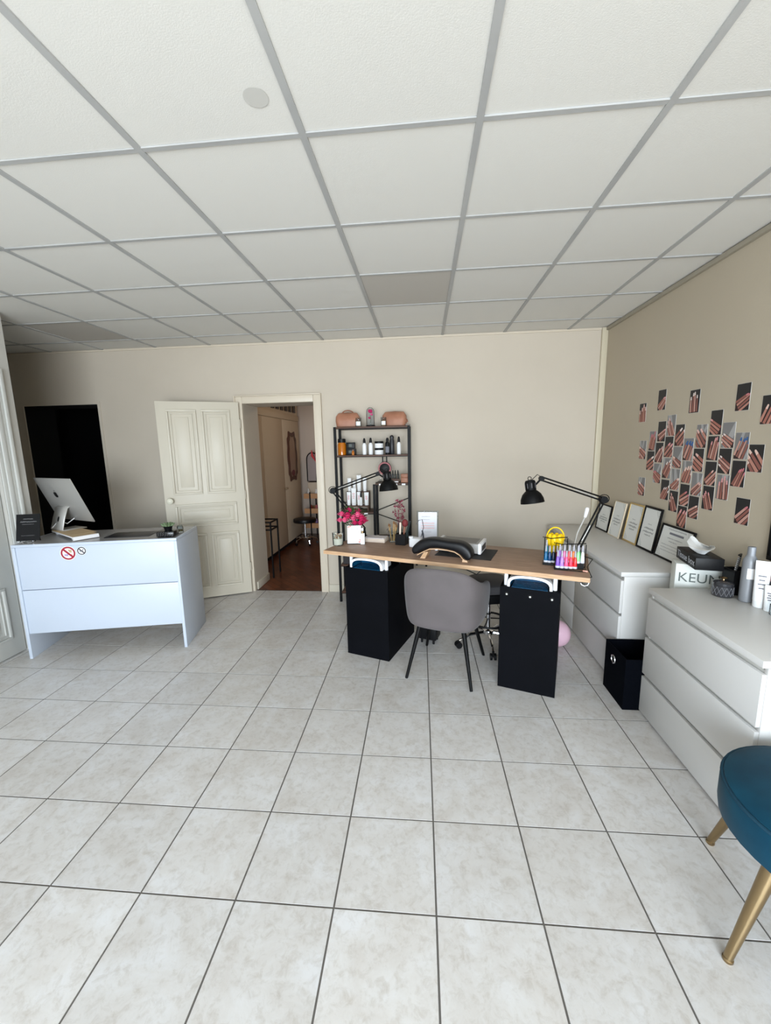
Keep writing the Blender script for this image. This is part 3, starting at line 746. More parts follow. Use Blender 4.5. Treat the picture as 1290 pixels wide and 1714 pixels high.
# bin, carton and tissue box in the gap between the dressers
t = thing('fabric_bin', 'open black fabric storage bin between the two white chests', 'storage bin', (1.31, 2.498, 0))
b = MB(); bx, by, bh, th = .118, .134, .325, .006
for sx in (-1, 1): b.span(sx*bx, sx*(bx-th), -by, by, 0, bh)
for sy in (-1, 1): b.span(-bx+th, bx-th, sy*by, sy*(by-th), 0, bh)
b.span(-bx+th, bx-th, -by+th, by-th, 0, .008)
b.build('bin_body', M_FABB, t, smooth=False)
b = MB(); b.tube([(-bx-.001, .02+.024*cos(2*pi*k/24), .245+.024*sin(2*pi*k/24)) for k in range(24)], .0045, 8, closed=True)
b.build('grommet_ring', M_CHROME, t)
MB().lathe([(.019, 0), (.019, .001)], 20).build('grommet_hole', M_DARK, t, loc=(-bx-.0002, .02, .245), rot=(0, radians(-90), 0))
t = thing('carton', 'tall off white carton with large grey lettering between the chests', 'box', (1.480, 2.468, 0), radians(-20))
MB().span(0, .24, 0, .12, 0, .889, bev=.002).build('carton_body', M_BOXC, t)
lettering('KEUNE', .078, 'lettering', mat('grey_green_ink', (96, 104, 100), .6), t, (.012, -.0006, .808), (radians(90), 0, 0), 'LEFT')
tr = radians(-100)+pi   # local +x runs from the far corner towards the camera
tcn = Vector((1.505, 2.342, .890)); dv = Vector((.05, .24, 0)).normalized()
t = thing('tissue_box', 'black tissue box lettered Tissue box atop the tall carton', 'tissue box', (tcn.x, tcn.y, .8895), math.atan2(-dv.y, -dv.x))
# local x from far to near along the lettered face; local +y points away from the wall? (-x world)
LX = Vector((-dv.x, -dv.y, 0)); sgn = 1 if Vector((-LX.y, LX.x, 0)).x > 0 else -1   # local y towards +X world
MB().span(-.275, 0, 0, sgn*.135, 0, .068, bev=.002).build('box_body', M_PLASTB, t)
lettering('Tissue box', .056, 'lettering', mat('pale_grey_ink', (176, 178, 184), .6), t, (-.135, -sgn*.0006, .034), (radians(90), 0, 0))
MB().span(-.18, -.07, sgn*.045, sgn*.09, .068, .0685).build('slot', M_DARK, t, smooth=False)
b = MB(); rn = random.Random(5); rings = []
for k, (h, w, d_) in enumerate(((0, .034, .012), (.015, .040, .022), (.032, .066, .034), (.046, .095, .036), (.056, .110, .018))):
    ring = []
    for i in range(20):
        a = 2*pi*i/20; fl = 1+.30*sin(3*a+k*.7)*(.3+k*.12)
        ring.append(b.bm.verts.new((-.125+w*cos(a)*fl+.012*k*(1 if cos(a) > .6 else 0), sgn*.067+d_*sin(a)*fl*1.4, 0.0686+h+.010*sin(2*a+1)*k*.5)))
    rings.append(ring)
b.loft(rings, 0, False, False); b.build('tissue', mat('tissue_paper', (244, 244, 242), .8), t)

# ---------------------------------------------------------------- framed certificates on the long dresser
def cert(label, px_l, px_r, W, H, fr, fw_, seed, lean=9, style=0, roll=0, xoff=0):
    """frame leaning on the right wall; centre along Y from pixels of the bottom corners on the dresser top"""
    yc = (px_l+px_r)/2
    L = radians(lean); xb = XR-.004-H*sin(L)-.014+xoff
    t = thing('certificate_frame', label, 'picture frame', (xb, yc, DZT+.0008), (0, 0, radians(-90)), 'framed certificates on the long chest')
    # local x = -Y world (left to right as seen), local y = +X world (towards wall)
    R4 = Matrix.Rotation(-L, 4, 'X') @ Matrix.Rotation(radians(roll), 4, 'Y')
    R4 = Matrix.Rotation(-L, 4, 'X')
    def put(o, m=Matrix.Identity(4)): o.matrix_local = R4 @ m; return o
    lift = .0
    b = MB()
    b.span(-W/2, W/2, 0, .012, 0, fw_, bev=.0015); b.span(-W/2, W/2, 0, .012, H-fw_, H, bev=.0015)
    b.span(-W/2, -W/2+fw_, 0, .012, fw_, H-fw_, bev=.0015); b.span(W/2-fw_, W/2, 0, .012, fw_, H-fw_, bev=.0015)
    put(b.build('frame', fr, t))
    b = MB(); b.span(-W/2+fw_, W/2-fw_, .004, .009, fw_, H-fw_); put(b.build('paper', M_PAPERC, t, smooth=False))
    up = Matrix.Translation((0, .0035, 0)) @ Matrix.Rotation(radians(90), 4, 'X')
    b = MB()
    iw = W/2-fw_
    if style == 0:
        scribble(b, -iw*.25, iw*.25, H*.60, .008, 0, 0, seed+9)
        scribble(b, -iw*.62, iw*.62, H*.50, .020, 0, 0, seed); scribble(b, -iw*.70, iw*.66, H*.42, .020, 0, 0, seed+1); scribble(b, -iw*.42, iw*.38, H*.345, .014, 0, 0, seed+2)
    else:
        b.poly([(-iw*.45, H*.74, 0), (iw*.5, H*.74, 0), (iw*.5, H*.80, 0), (-iw*.45, H*.80, 0)])
        scribble(b, -iw*.6, iw*.6, H*.88, .012, 0, 0, seed); scribble(b, -iw*.5, iw*.5, H*.63, .010, 0, 0, seed+1); scribble(b, -iw*.35, iw*.2, H*.54, .010, 0, 0, seed+2)
        for k in range(3): scribble(b, -iw*.8, iw*.8, H*(.42-.085*k), .008, 0, 0, seed+4+k)
    o_ = put(b.build('lettering', M_INK if style == 0 else M_INKG, t, smooth=False), up); o_['kind'] = 'stuff'
    b = MB()
    for cx, cz_, sx, sz in ((iw, H-fw_, -1, -1), (-iw, fw_, 1, 1)):
        for k in range(3):
            r = .022+.013*k
            b.tube([(cx+sx*r, cz_+sz*.004, 0), (cx+sx*r*.8, cz_+sz*r*.6, 0), (cx+sx*.004, cz_+sz*r*1.3, 0)], .0016, 4)
    o_ = put(b.build('corner_ornament', mat('ornament_grey', (150, 152, 148), .6), t), up @ Matrix.Translation((0, 0, -.001))); o_['kind'] = 'stuff'
    return t
M_GOLDF = mat('gold_frame', (196, 168, 112), .35, .5); M_LIGHTF = mat('pale_wood_frame', (214, 198, 172), .5)
def ybase(px, py): return at_z(px, py, DZT).y
cert('black framed certificate behind the lamp elbow, farthest on the long chest', 4.09, 3.83, .255, .245, M_BLACK, .012, 11, 8, xoff=-.03)
cert('pale framed certificate second from the corner on the long chest', 3.80, 3.585, .20, .31, M_LIGHTF, .006, 21, 10, xoff=-.02)
cert('gold framed certificate standing upright on the long chest', 3.575, 3.345, .225, .325, M_GOLDF, .014, 31, 9)
cert('black framed upright certificate next to the gold frame', 3.335, 3.105, .235, .335, M_BLACK, .016, 41, 9)
cert('black framed landscape certificate partly hidden behind the tissue box', 3.085, 2.725, .36, .245, M_BLACK, .014, 51, 12, 1)

# ---------------------------------------------------------------- nail photographs on the taupe wall
PC = [(333,316),(477,220),(719,230),(1080,198),(1276,290),(545,410),(475,455),(608,483),(408,525),(333,592),(455,612),(527,570),(390,672),(672,588),(590,648),(770,490),(880,388),(970,482),(1068,562),(1172,655),(745,668),(855,580),(942,676),(1042,770),(660,757),(835,768),(925,870),(512,728),(440,766),(573,812),(733,848),(817,950),(497,888),(642,928),(708,1020),(560,974),(622,1090),(323,863),(1072,1050)]
GREYB = {5, 8, 9, 13, 14, 15, 17, 18, 24, 27, 28, 29, 30, 26, 37}
BLUEN = {18, 13}
SK = [(190, 134, 118), (168, 108, 94), (204, 156, 142), (146, 92, 82)]
NAILC = [(232, 190, 180), (226, 160, 160), (240, 226, 220), (206, 120, 130), (236, 204, 190)]
pts = [(at_x(1000+x*.2248, 620+y*.2248, XR-.003), i) for i, (x, y) in enumerate(PC)]
order = sorted(pts, key=lambda q: -q[0].y)
cols_ = []
for q in order:
    if cols_ and abs(cols_[-1][0][0].y-q[0].y) < .052: cols_[-1].append(q)
    else: cols_.append([q])
ORD = ['first', 'second', 'third', 'fourth', 'fifth', 'sixth', 'seventh', 'eighth', 'ninth', 'tenth', 'eleventh', 'twelfth', 'thirteenth', 'fourteenth', 'fifteenth', 'sixteenth', 'seventeenth']
place = {}
for ci, c in enumerate(cols_):
    c.sort(key=lambda q: -q[0].z)
    for ri, q in enumerate(c): place[q[1]] = (ci, ri, len(c))
PWd, PHt = .100, .146
skm = [solid(c, .6) for c in SK]; nlm = [solid(c, .3) for c in NAILC]; bgk = solid((30, 29, 32), .5); bgg = solid((128, 126, 126), .5); drp = solid((168, 166, 166), .5); blu = solid((40, 96, 160), .4)
def capsule(cx, cy, ang, ln, w, n=7):
    out = []
    ux, uy = cos(ang), sin(ang); vx, vy = -uy, ux
    out.append((cx-vx*w, cy-vy*w)); out.append((cx+ux*ln-vx*w*.8, cy+uy*ln-vy*w*.8))
    for k in range(1, n):
        a = -pi/2+pi*k/n; out.append((cx+ux*(ln+w*.9*cos(a))+vx*w*.8*sin(a), cy+uy*(ln+w*.9*cos(a))+vy*w*.8*sin(a)))
    out.append((cx+ux*ln+vx*w*.8, cy+uy*ln+vy*w*.8)); out.append((cx+vx*w, cy+vy*w))
    return out
for (P, i) in pts:
    ci, ri, n = place[i]; rn = random.Random(100+i)
    bgw = 'grey' if i in GREYB else 'dark'
    if n == 1: lab = 'small %s photo print of manicured nails, alone in the %s row from the corner' % (bgw, ORD[ci])
    else: lab = '%s photo of manicured nails, %s down in the %s column from the corner' % (bgw, ORD[ri], ORD[ci])
    if i in BLUEN: lab = 'photo of manicured hand with blue nails, %s down, %s column from corner' % (ORD[ri], ORD[ci])
    t = thing('photo_print', lab, 'photo', (XR-.0014, P.y, P.z), (0, 0, radians(-90)), 'nail photographs on the taupe wall')
    MB().span(-PWd/2, PWd/2, .0, .0009, -PHt/2, PHt/2).build('print_paper', M_PAPER, t, smooth=False)
    b = MB(); w, h = PWd/2-.0006, PHt/2-.0006
    box = (-w, w, -h, h)
    b.poly([(-w, -h, 0), (w, -h, 0), (w, h, 0), (-w, h, 0)], 0)
    def lay(poly, z, m):
        p = clip([(x, y) for x, y in poly], box)
        if len(p) >= 3: b.poly([(x, y, z) for x, y in p], m)
    if i in GREYB:
        for k in range(3): lay(capsule(rn.uniform(-w, w), -h, rn.uniform(.9, 1.9), .18, .012), .0001+k*.00002, 4)
    ang = rn.choice([1.15, 1.35, 1.6, .75, 2.3, 2.0, 1.0, .55, 2.6]); nf = 4; sp = rn.uniform(.018, .0215); base = Vector((-.022*cos(ang)+rn.uniform(-.008, .008), rn.uniform(-.062, -.035)))
    ux, uy = cos(ang), sin(ang)
    kz = rn.choice([.9, 1.0, 1.15, 1.4]); sp *= kz
    lay(capsule(base.x-ux*.08, base.y-uy*.07, ang, .060, .036), .0002, 5)
    for k in range(nf):
        o = (k-(nf-1)/2)*sp; ln = (.074, .092, .088, .066)[k]*rn.uniform(.85, 1.15)
        a2 = ang+(k-1.5)*rn.uniform(-.09, .02)
        cx, cy = base.x-uy*o-ux*.02, base.y+ux*o-uy*.02
        lay(capsule(cx, cy, a2, ln+.02, .0098*kz), .0004+k*.00004, 5)
        lay(capsule(cx-uy*.001, cy+ux*.001, a2, ln+.02, .0074*kz), .00042+k*.00004, 1 if k % 2 else 2)
        tx, ty = cx+cos(a2)*(ln+.012), cy+sin(a2)*(ln+.012)
        lay(capsule(tx, ty, a2, .016*kz, .0062*kz), .0007+k*.00002, 3)
    o_ = b.build('picture', [bgg if i in GREYB else bgk, skm[i % 4], skm[(i+1) % 4], blu if i in BLUEN else nlm[i % 5], drp, solid((48, 28, 28), .6)], t, smooth=False)
    o_.location = (0, -.0001, 0); o_.rotation_euler = (radians(90), 0, 0); o_['kind'] = 'stuff'

# ---------------------------------------------------------------- things on the nearest dresser
zt = DZT+.0006
def nd(px, py): p = at_z(px, py, DZT); return (p.x, p.y, zt)
c0 = nd(1211, 994)
t = thing('candle_jar', 'smoked cut glass candle jar with gold knob on nearest chest', 'candle', (1.60, 2.255, zt))
MB().lathe([(.040, 0), (.047, .004), (.047, .058), (.044, .062)], 28).build('jar', M_SMOKE, t)
b = MB()
for k in range(14):
    a = 2*pi*k/14
    for s in (-1, 1): b.tube([(.0475*cos(a), .0475*sin(a), .008), (.0475*cos(a+s*.22), .0475*sin(a+s*.22), .032), (.0475*cos(a), .0475*sin(a), .055)], .0012, 4)
o_ = b.build('cut_pattern', mat('cut_glass_line', (112, 112, 116), .2), t); o_['kind'] = 'stuff'
MB().lathe([(.047, .0625), (.047, .074), (.035, .082), (.010, .086), (.0005, .086)], 28).build('lid', M_SMOKE, t)
MB().lathe([(.006, .086), (.005, .092), (.016, .096), (.018, .100), (.008, .104), (.0005, .104)], 16).build('knob', M_GOLD, t)
b = nd(1222, 985)
t = thing('black_holder_box', 'open black square holder with comb on nearest chest', 'box', (1.695, 2.300, zt))
b = MB(); h = .044
for s in (-1, 1): b.span(s*h, s*(h-.004), -h, h, 0, .135); b.span(-h+.004, h-.004, s*h, s*(h-.004), 0, .135)
b.span(-h+.004, h-.004, -h+.004, h-.004, 0, .004); b.build('holder_body', M_PLASTB, t, smooth=False)
t = thing('hair_comb', 'grey and black toothed hair comb leaning in black holder', 'comb', (1.668, 2.300, zt+.006), (0, radians(7), radians(-50)))
MB().span(-.004, .004, -.020, .020, 0, .02).build('handle', M_PLASTB, t, smooth=False)
MB().span(-.004, .004, .014, .020, .02, .212).build('spine', M_PLASTB, t, smooth=False)
MB().span(-.004, .004, -.020, .020, .212, .218).build('end_bar', M_PLASTB, t, smooth=False)
b = MB()
for k in range(17): b.span(-.003, .003, -.018, .0145, .026+.0105*k, .031+.0105*k)
o_ = b.build('teeth', mat('grey_plastic', (150, 150, 152), .4), t, smooth=False); o_['kind'] = 'stuff'
b = MB(); b.lathe([(.028, 0), (.031, .003), (.031, .205), (.029, .222), (.019, .242), (.017, .246), (.017, .284), (.015, .289), (.0005, .290)], 24)
t = thing('hair_spray_can', 'tall grey hair spray can with white label on nearest chest', 'spray can', (1.640, 2.185, zt), radians(-20))
t.location = (1.662, 2.178, zt); b.build('can', M_CAN, t)
b = MB(); n = 8; A = []; B_ = []
for k in range(n+1):
    a = radians(-155+60*k/n+35); A.append(b.bm.verts.new((.0314*cos(a), .0314*sin(a), .125))); B_.append(b.bm.verts.new((.0314*cos(a), .0314*sin(a), .180)))
b.loft([A, B_], 0, False, False, closed=False); b.build('label', M_PAPER, t)
def squeeze_tube(name, label, loc, H, w, rz=0, mt=M_PAPER, capmt=None, cap=.025, cat='tube', group=None, textc=None, tilt=0):
    """standing on its cap: round at the cap, flat crimp at the top"""
    t = thing(name, label, cat, loc, (tilt, 0, rz), group)
    b = MB(); rings = []; n = 16
    for f in (0, .15, .45, .8, .97, 1.0):
        z = cap+(H-cap)*f; rx = w/2*(1+.12*f); ry = max(.0016, w/2*(1-f**1.3))
        rings.append([b.bm.verts.new((rx*cos(2*pi*i/n), ry*sin(2*pi*i/n), z)) for i in range(n)])
    b.loft(rings); b.build('tube_body', mt, t)
    MB().lathe([(w*.46, 0), (w*.48, .002), (w*.48, cap-.002), (w*.44, cap-.0003)], 16).build('cap', capmt or mt, t)
    if textc:
        b = MB(); yy = -w/2*1.02
        for k in range(4):
            z = cap+(H-cap)*(.62-.10*k); hw = w*(.28, .2, .26, .18)[k]; ry = w/2*(1-((z-cap)/(H-cap))**1.3)+.0012
            b.poly([(-hw, -ry*.93, z), (hw, -ry*.93, z), (hw, -ry*.93+.0003, z+.006), (-hw, -ry*.93+.0003, z+.006)])
        o = b.build('print', textc, t, smooth=False); o['kind'] = 'stuff'
    return t
squeeze_tube('cream_tube', 'tall white squeeze tube beside the grey spray can', (1.668, 2.102, zt), .235, .054, radians(-35), M_PAPER, None, .032, textc=M_INKG)
squeeze_tube('cream_tube', 'short white squeeze tube in front of the tall tube', (1.672, 2.050, zt), .128, .038, radians(-35), M_PAPER, None, .02, textc=M_INKG)
t = thing('glass_bottle', 'clear glass bottle at the right edge on nearest chest', 'bottle', (1.668, 1.995, zt))
MB().lathe([(.026, 0), (.028, .004), (.028, .05), (.012, .064), (.012, .074), (.010, .074), (.010, .064), (.025, .05), (.025, .006), (.0005, .005)], 20).build('glass', M_ACRYL, t)
MB().lathe([(.013, .075), (.013, .092), (.0005, .093)], 16).build('cap', mat('grey_cap', (120, 120, 124), .4), t)
t = thing('product_box', 'grey and pink carton behind the white tubes on nearest chest', 'box', (1.718, 2.075, zt))
MB().span(-.02, .02, -.035, .035, 0, .135, bev=.001).build('carton_body', solid((96, 98, 102), .5), t)
MB().span(-.02, .02, -.035, .035, .1355, .160, bev=.001).build('lid', solid((196, 160, 160), .5), t)
# mirror
t = thing('wall_mirror', 'black framed mirror hung on the wall above nearest chest', 'mirror', (XR-.0205, 2.175, DZT+.225))
H2, W2, f = .70, .50, .022
b = MB()
b.span(0, .02, -W2, 0, 0, f, bev=.002); b.span(0, .02, -W2, 0, H2-f, H2, bev=.002)
b.span(0, .02, -f, 0, f, H2-f, bev=.002); b.span(0, .02, -W2, -W2+f, f, H2-f, bev=.002)
b.build('frame', M_BLACK, t)
MB().span(.008, .014, -W2+f, -f, f, H2-f).build('glass', M_MIRROR, t, smooth=False)

# ---------------------------------------------------------------- teal velvet seat
t = thing('teal_seat', 'teal velvet rounded seat with brass legs at right edge', 'chair', (1.305, 1.19, 0), radians(-35))
def ell(rx, ry, n=40): return [(rx*cos(2*pi*k/n), ry*sin(2*pi*k/n)) for k in range(n)]
SX, SY = .325, .295
b = MB(); rings = []
for s, z in ((.80, .325), (.93, .330), (.99, .345), (1.0, .37), (1.0, .452), (.985, .462)):
    rings.append([b.bm.verts.new((x*s, y*s, z)) for x, y in ell(SX, SY)])
b.loft(rings); b.build('seat_rail', M_TEAL, t)
b = MB(); rings = []
for s, z in ((.975, .463), (.97, .472), (.90, .483), (.7, .491), (.4, .495), (.1, .496)):
    rings.append([b.bm.verts.new((x*s, y*s, z)) for x, y in ell(SX, SY)])
b.loft(rings); b.build('cushion', M_TEAL, t)
MB().tube([(x*.985, y*.985, .464) for x, y in ell(SX, SY, 56)], .0055, 8, closed=True).build('piping', M_TEALD, t)
Rl = Matrix.Rotation(radians(35), 3, 'Z')
for wx, wy in ((1.146, 1.519), (.941, 1.122), (1.57, 1.30), (1.42, .88)):
    v = Rl @ Vector((wx-1.305, wy-1.19, 0)); p1 = Vector((v.x*.72, v.y*.72, .328)); p0 = Vector((v.x, v.y, .012))
    lg = MB().cyl(p0, p1, .0125, .022, 18).build('leg', M_GOLD, t)
    MB().lathe([(.013, 0), (.015, .003), (.015, .010), (.011, .013)], 18).build('foot_cap', M_GOLD, lg, loc=(v.x, v.y, 0))

# ---------------------------------------------------------------- bookshelf
SX0, SX1, SY0, SY1 = -.875, -.128, 4.0, 4.268
bs = thing('metal_bookshelf', 'black metal and brown wood open shelf unit against back wall', 'shelf', (SX0, SY0, 0))
SW, SD = SX1-SX0, SY1-SY0; u = .024
for x in (0, SW-u):
    for y in (0, SD-u): MB().span(x, x+u, y, y+u, 0, 1.79).build('upright', M_BLACK, bs, smooth=False)
SM = .375
for y in (0, SD-u): MB().span(SM, SM+u, y, y+u, .66, 1.225).build('upright', M_BLACK, bs, smooth=False)
def shelf(x0, x1, z, th=.014, steel=True):
    MB().span(x0+.001, x1-.001, .0, SD, z-th, z, bev=.001).build('shelf_board', M_WALNUT, bs)
    b = MB()
    b.span(x0, x1, 0, .012, z-th-.006, z-th-.0003); b.span(x0, x1, SD-.012, SD, z-th-.006, z-th-.0003)
    b.build('shelf_rail', M_BLACK, bs, smooth=False)
shelf(u, SW-u, 1.79, .016); shelf(u, SW-u, 1.515); shelf(SM+u, SW-u, 1.235); shelf(u, SM, .945); shelf(SM+u, SW-u, .66); shelf(u, SW-u, .40); shelf(u, SW-u, .11)
for a, c in (((u, .80-.02), (SW-u, 1.056)), ((u, 1.02), (SW-u, .765))):
    MB().cyl((a[0], SD-.012, a[1]), (c[0], SD-.012, c[1]), .0045, n=8).build('cross_brace', M_BLACK, bs)
for x, z in ((.455, 1.226), (.60, 1.226), (.68, 1.226), (.30, .936)):
    MB().span(x-.018, x+.018, -.003, -.0005, z-.010, z+.006).build('price_tag', M_PAPER, bs, smooth=False)
Z1, Z2, Z3, Z4, Z5 = 1.7905, 1.5155, 1.2355, .9455, .6605
def sp(px, Y, z): return (at_y(px, 760, Y).x, Y, z)
def spx(px, py, Y): return at_y(px, py, Y).x

# top: two tan bags, candles, cloche
def wash_bag(label, x, rz, strap):
    t = thing('cosmetic_bag', label, 'bag', (x, 4.16, Z1), rz, 'tan cosmetic bags')
    b = MB(); rings = []
    for z, hx, hy in ((0, .098, .05), (.006, .112, .062), (.06, .122, .066), (.105, .118, .055), (.135, .098, .028), (.142, .09, .010)):
        rings.append([b.bm.verts.new((x_, y_, z)) for x_, y_ in rrect(hx, hy, min(hx, hy)*.6, 4)])
    b.loft(rings); b.build('bag_body', M_TAN, t)
    MB().tube([(-.088, 0, .140), (0, 0, .145), (.088, 0, .140)], .003, 6).build('zip', M_TAND, t)
    if strap: MB().tube([(.055*cos(pi*k/10), .0, .136+.030*sin(pi*k/10)) for k in range(11)], .006, 8).build('handle', M_TAND, t)
    else:
        MB().tube([(.10, -.03, .07), (.13, -.035, .06), (.135, -.03, .045), (.115, -.03, .035)], .006, 8).build('wrist_strap', M_TAND, t)
wash_bag('tan cosmetic bag with raised handle, left end of shelf unit top', -.755, radians(4), True)
wash_bag('tan cosmetic bag with side wrist strap, right end of shelf unit top', -.285, radians(-5), False)
def candle(label, loc, r, h, wax, lab=True, name='candle_glass', group=None):
    t = thing(name, label, 'candle', loc, 0, group)
    MB().lathe([(r*.95, 0), (r, .003), (r, h), (r-.002, h), (r-.002, .005), (.0005, .004)], 20).build('glass', M_ACRYL, t)
    MB().lathe([(r-.0025, .0055), (r-.0025, h*.62), (.0005, h*.62)], 18).build('wax', wax, t)
    if lab:
        b = MB(); A = []; B2 = []
        for k in range(9):
            a = radians(-140+100*k/8); A.append(b.bm.verts.new(((r+.0005)*cos(a), (r+.0005)*sin(a), h*.15))); B2.append(b.bm.verts.new(((r+.0005)*cos(a), (r+.0005)*sin(a), h*.55)))
        b.loft([A, B2], 0, False, False, closed=False); b.build('label', M_PAPER, t)
    return t
candle('small labelled candle glass in front of the handled tan bag', (spx(600, 712, 4.06), 4.055, Z1), .028, .085, M_WAX)
candle('small amber wax candle glass in front of the strapped tan bag', (spx(642, 711, 4.06), 4.055, Z1), .026, .085, mat('amber_wax', (206, 166, 126), .6))
t = thing('flower_cloche', 'pink preserved flower under a glass dome on shelf top', 'flower dome', (spx(620, 711, 4.1), 4.10, Z1))
MB().lathe([(.044, 0), (.046, .003), (.046, .012), (.040, .015), (.0005, .015)], 24).build('base', M_PLASTB, t)
MB().lathe([(.040, .0155), (.040, .14), (.034, .165), (.018, .182), (.0005, .187), (.0005, .185), (.017, .180), (.0325, .164), (.0385, .14), (.0385, .0155)], 24).build('dome', clear('dome_glass', (246, 248, 250), .10), t)
MB().tube([(0, 0, .016), (.003, 0, .07), (0, 0, .13)], .002, 6).build('stem', M_LEAF, t)
rn = random.Random(3)
for k, (c_, r_) in enumerate((((0, 0, .150), .022), ((.012, -.006, .118), .014), ((-.010, .0, .085), .012))):
    b = MB()
    for j in range(9):
        a = 2*pi*j/9; b.sphere((c_[0]+r_*.5*cos(a), c_[1]+r_*.5*sin(a), c_[2]+r_*.25*((j % 3)-1)), r_*.55, seg=8, rg=6)
    o_ = b.build('bloom', M_PINK if k != 1 else M_PINK2, t); o_['kind'] = 'stuff'
t = thing('folded_brush', 'small grey hair clip lying at right end of shelf top', 'hair clip', (-.15, 4.07, Z1), radians(20))
MB().box((0, 0, .008), (.05, .022, .016), bev=.006).build('clip_body', solid((140, 132, 126), .5), t)

# second shelf
def bottle(name, label, loc, r, h, body, capm, neck=.35, capr=.45, cap_h=.25, lab=None, group=None, cat='bottle', taper=0):
    t = thing(name, label, cat, loc, 0, group); hb = h*(1-cap_h)
    MB().lathe([(r*.94, 0), (r, .003), (r*(1-taper), hb*.82), (r*.75, hb*.93), (r*neck, hb), (.0005, hb)], 20).build('bottle_body', body, t)
    MB().lathe([(r*capr*1.1, hb+.0004), (r*capr*1.1, hb+h*cap_h*.45), (r*capr*.7, h*.97), (.0005, h)], 16).build('cap', capm, t)
    if lab:
        b = MB(); A = []; B2 = []
        for k in range(9):
            a = radians(-145+110*k/8); rr = r*(1-taper*.3)+.0007; A.append(b.bm.verts.new((rr*cos(a), rr*sin(a), hb*.15))); B2.append(b.bm.verts.new((rr*cos(a), rr*sin(a), hb*.6)))
        b.loft([A, B2], 0, False, False, closed=False); b.build('label', lab, t)
    return t
Ysh = 4.09
def X2(px): return spx(px, 760, Ysh)
t = thing('amber_jar', 'large amber glass jar with black lid on the second shelf', 'jar', (X2(572.5), Ysh, Z2))
MB().lathe([(.040, 0), (.044, .004), (.044, .105), (.036, .12), (.036, .124), (.0005, .124)], 24).build('jar_body', M_AMBER, t)
MB().lathe([(.039, .1245), (.040, .128), (.040, .158), (.036, .162), (.0005, .162)], 24).build('lid', M_PLASTB, t)
t = thing('black_product_box', 'lower black box of the stack beside the amber jar', 'box', (X2(588), Ysh, Z2)); MB().box((0, 0, .032), (.092, .07, .064), bev=.002).build('box_body', M_PLASTB, t); MB().span(-.02, .02, -.0358, -.0352, .02, .045).build('label', solid((70, 78, 74), .5), t, smooth=False)
t = thing('black_product_box', 'upper black box stacked beside the amber jar', 'box', (X2(587.5), Ysh, Z2+.0645)); MB().box((0, 0, .03), (.084, .064, .06), bev=.002).build('box_body', M_PLASTB, t); MB().span(-.015, .015, -.0328, -.0322, .015, .045).build('label', solid((70, 78, 74), .5), t, smooth=False)
bottle('amber_vial', 'tiny amber vial in front of the stacked black boxes', (X2(592.5), 4.03, Z2), .013, .055, M_AMBER, M_TAN)
bottle('white_pump_bottle', 'white bottle with black nozzle, left of the pair on second shelf', (X2(610), Ysh, Z2), .020, .165, M_PAPER, M_PLASTB, .5, .6, .30, group='white nozzle bottles')
bottle('white_pump_bottle', 'white bottle with black nozzle, right of the pair on second shelf', (X2(620.5), Ysh, Z2), .021, .168, M_PAPER, M_PLASTB, .5, .6, .30, group='white nozzle bottles')
for k, (zz, w) in enumerate(((Z2, 'lower'), (Z2+.0655, 'upper'))):
    t = thing('cream_jar', '%s white cream jar with black lid in the shelf stack' % w, 'jar', (X2(634.5), Ysh, zz), 0, 'stacked cream jars')
    MB().lathe([(.041, 0), (.043, .003), (.043, .044), (.0005, .044)], 24).build('jar_body', M_PAPER, t)
    MB().lathe([(.044, .0443), (.045, .047), (.045, .062), (.043, .065), (.0005, .065)], 24).build('lid', M_PLASTB, t)
bottle('dark_bottle', 'shorter black bottle with pale label, second shelf', (X2(649), 4.05, Z2), .022, .165, M_PLASTB, M_PLASTB, .5, .6, .22, M_INKG, 'black shelf bottles')
bottle('dark_bottle', 'taller charcoal bottle behind the labelled black one', (X2(655.5), 4.13, Z2), .025, .19, solid((46, 46, 50), .4), solid((46, 46, 50), .4), .8, .8, .15, None, 'black shelf bottles')
bottle('white_pump_bottle', 'lone white bottle with black nozzle near right upright', (X2(667.5), Ysh, Z2), .020, .175, M_PAPER, M_PLASTB, .5, .6, .32, None, 'white nozzle bottles')

# hanging pouch below second shelf
hx_ = spx(644, 790, 4.12)
t = thing('hanging_pouch', 'round black and pink pouch hanging by two straps under shelf', 'bag', (hx_, 4.12, 1.29))
for s in (-1, 1): MB().span(s*.020-.006, s*.020+.006, -.003, .003, .135, .2065).build('strap', M_BLACK, t, smooth=False)
MB().lathe([(.0005, -.028), (.045, -.026), (.066, -.014), (.068, 0), (.066, .014), (.045, .026), (.0005, .028)], 28).build('pouch', M_PLASTB, t, loc=(0, 0, .085), rot=(radians(90), 0, 0))
MB().tube([(.058*cos(2*pi*k/28), -.022, .085+.058*sin(2*pi*k/28)) for k in range(28)], .008, 8, closed=True).build('pink_rim', solid((186, 120, 124), .6), t)

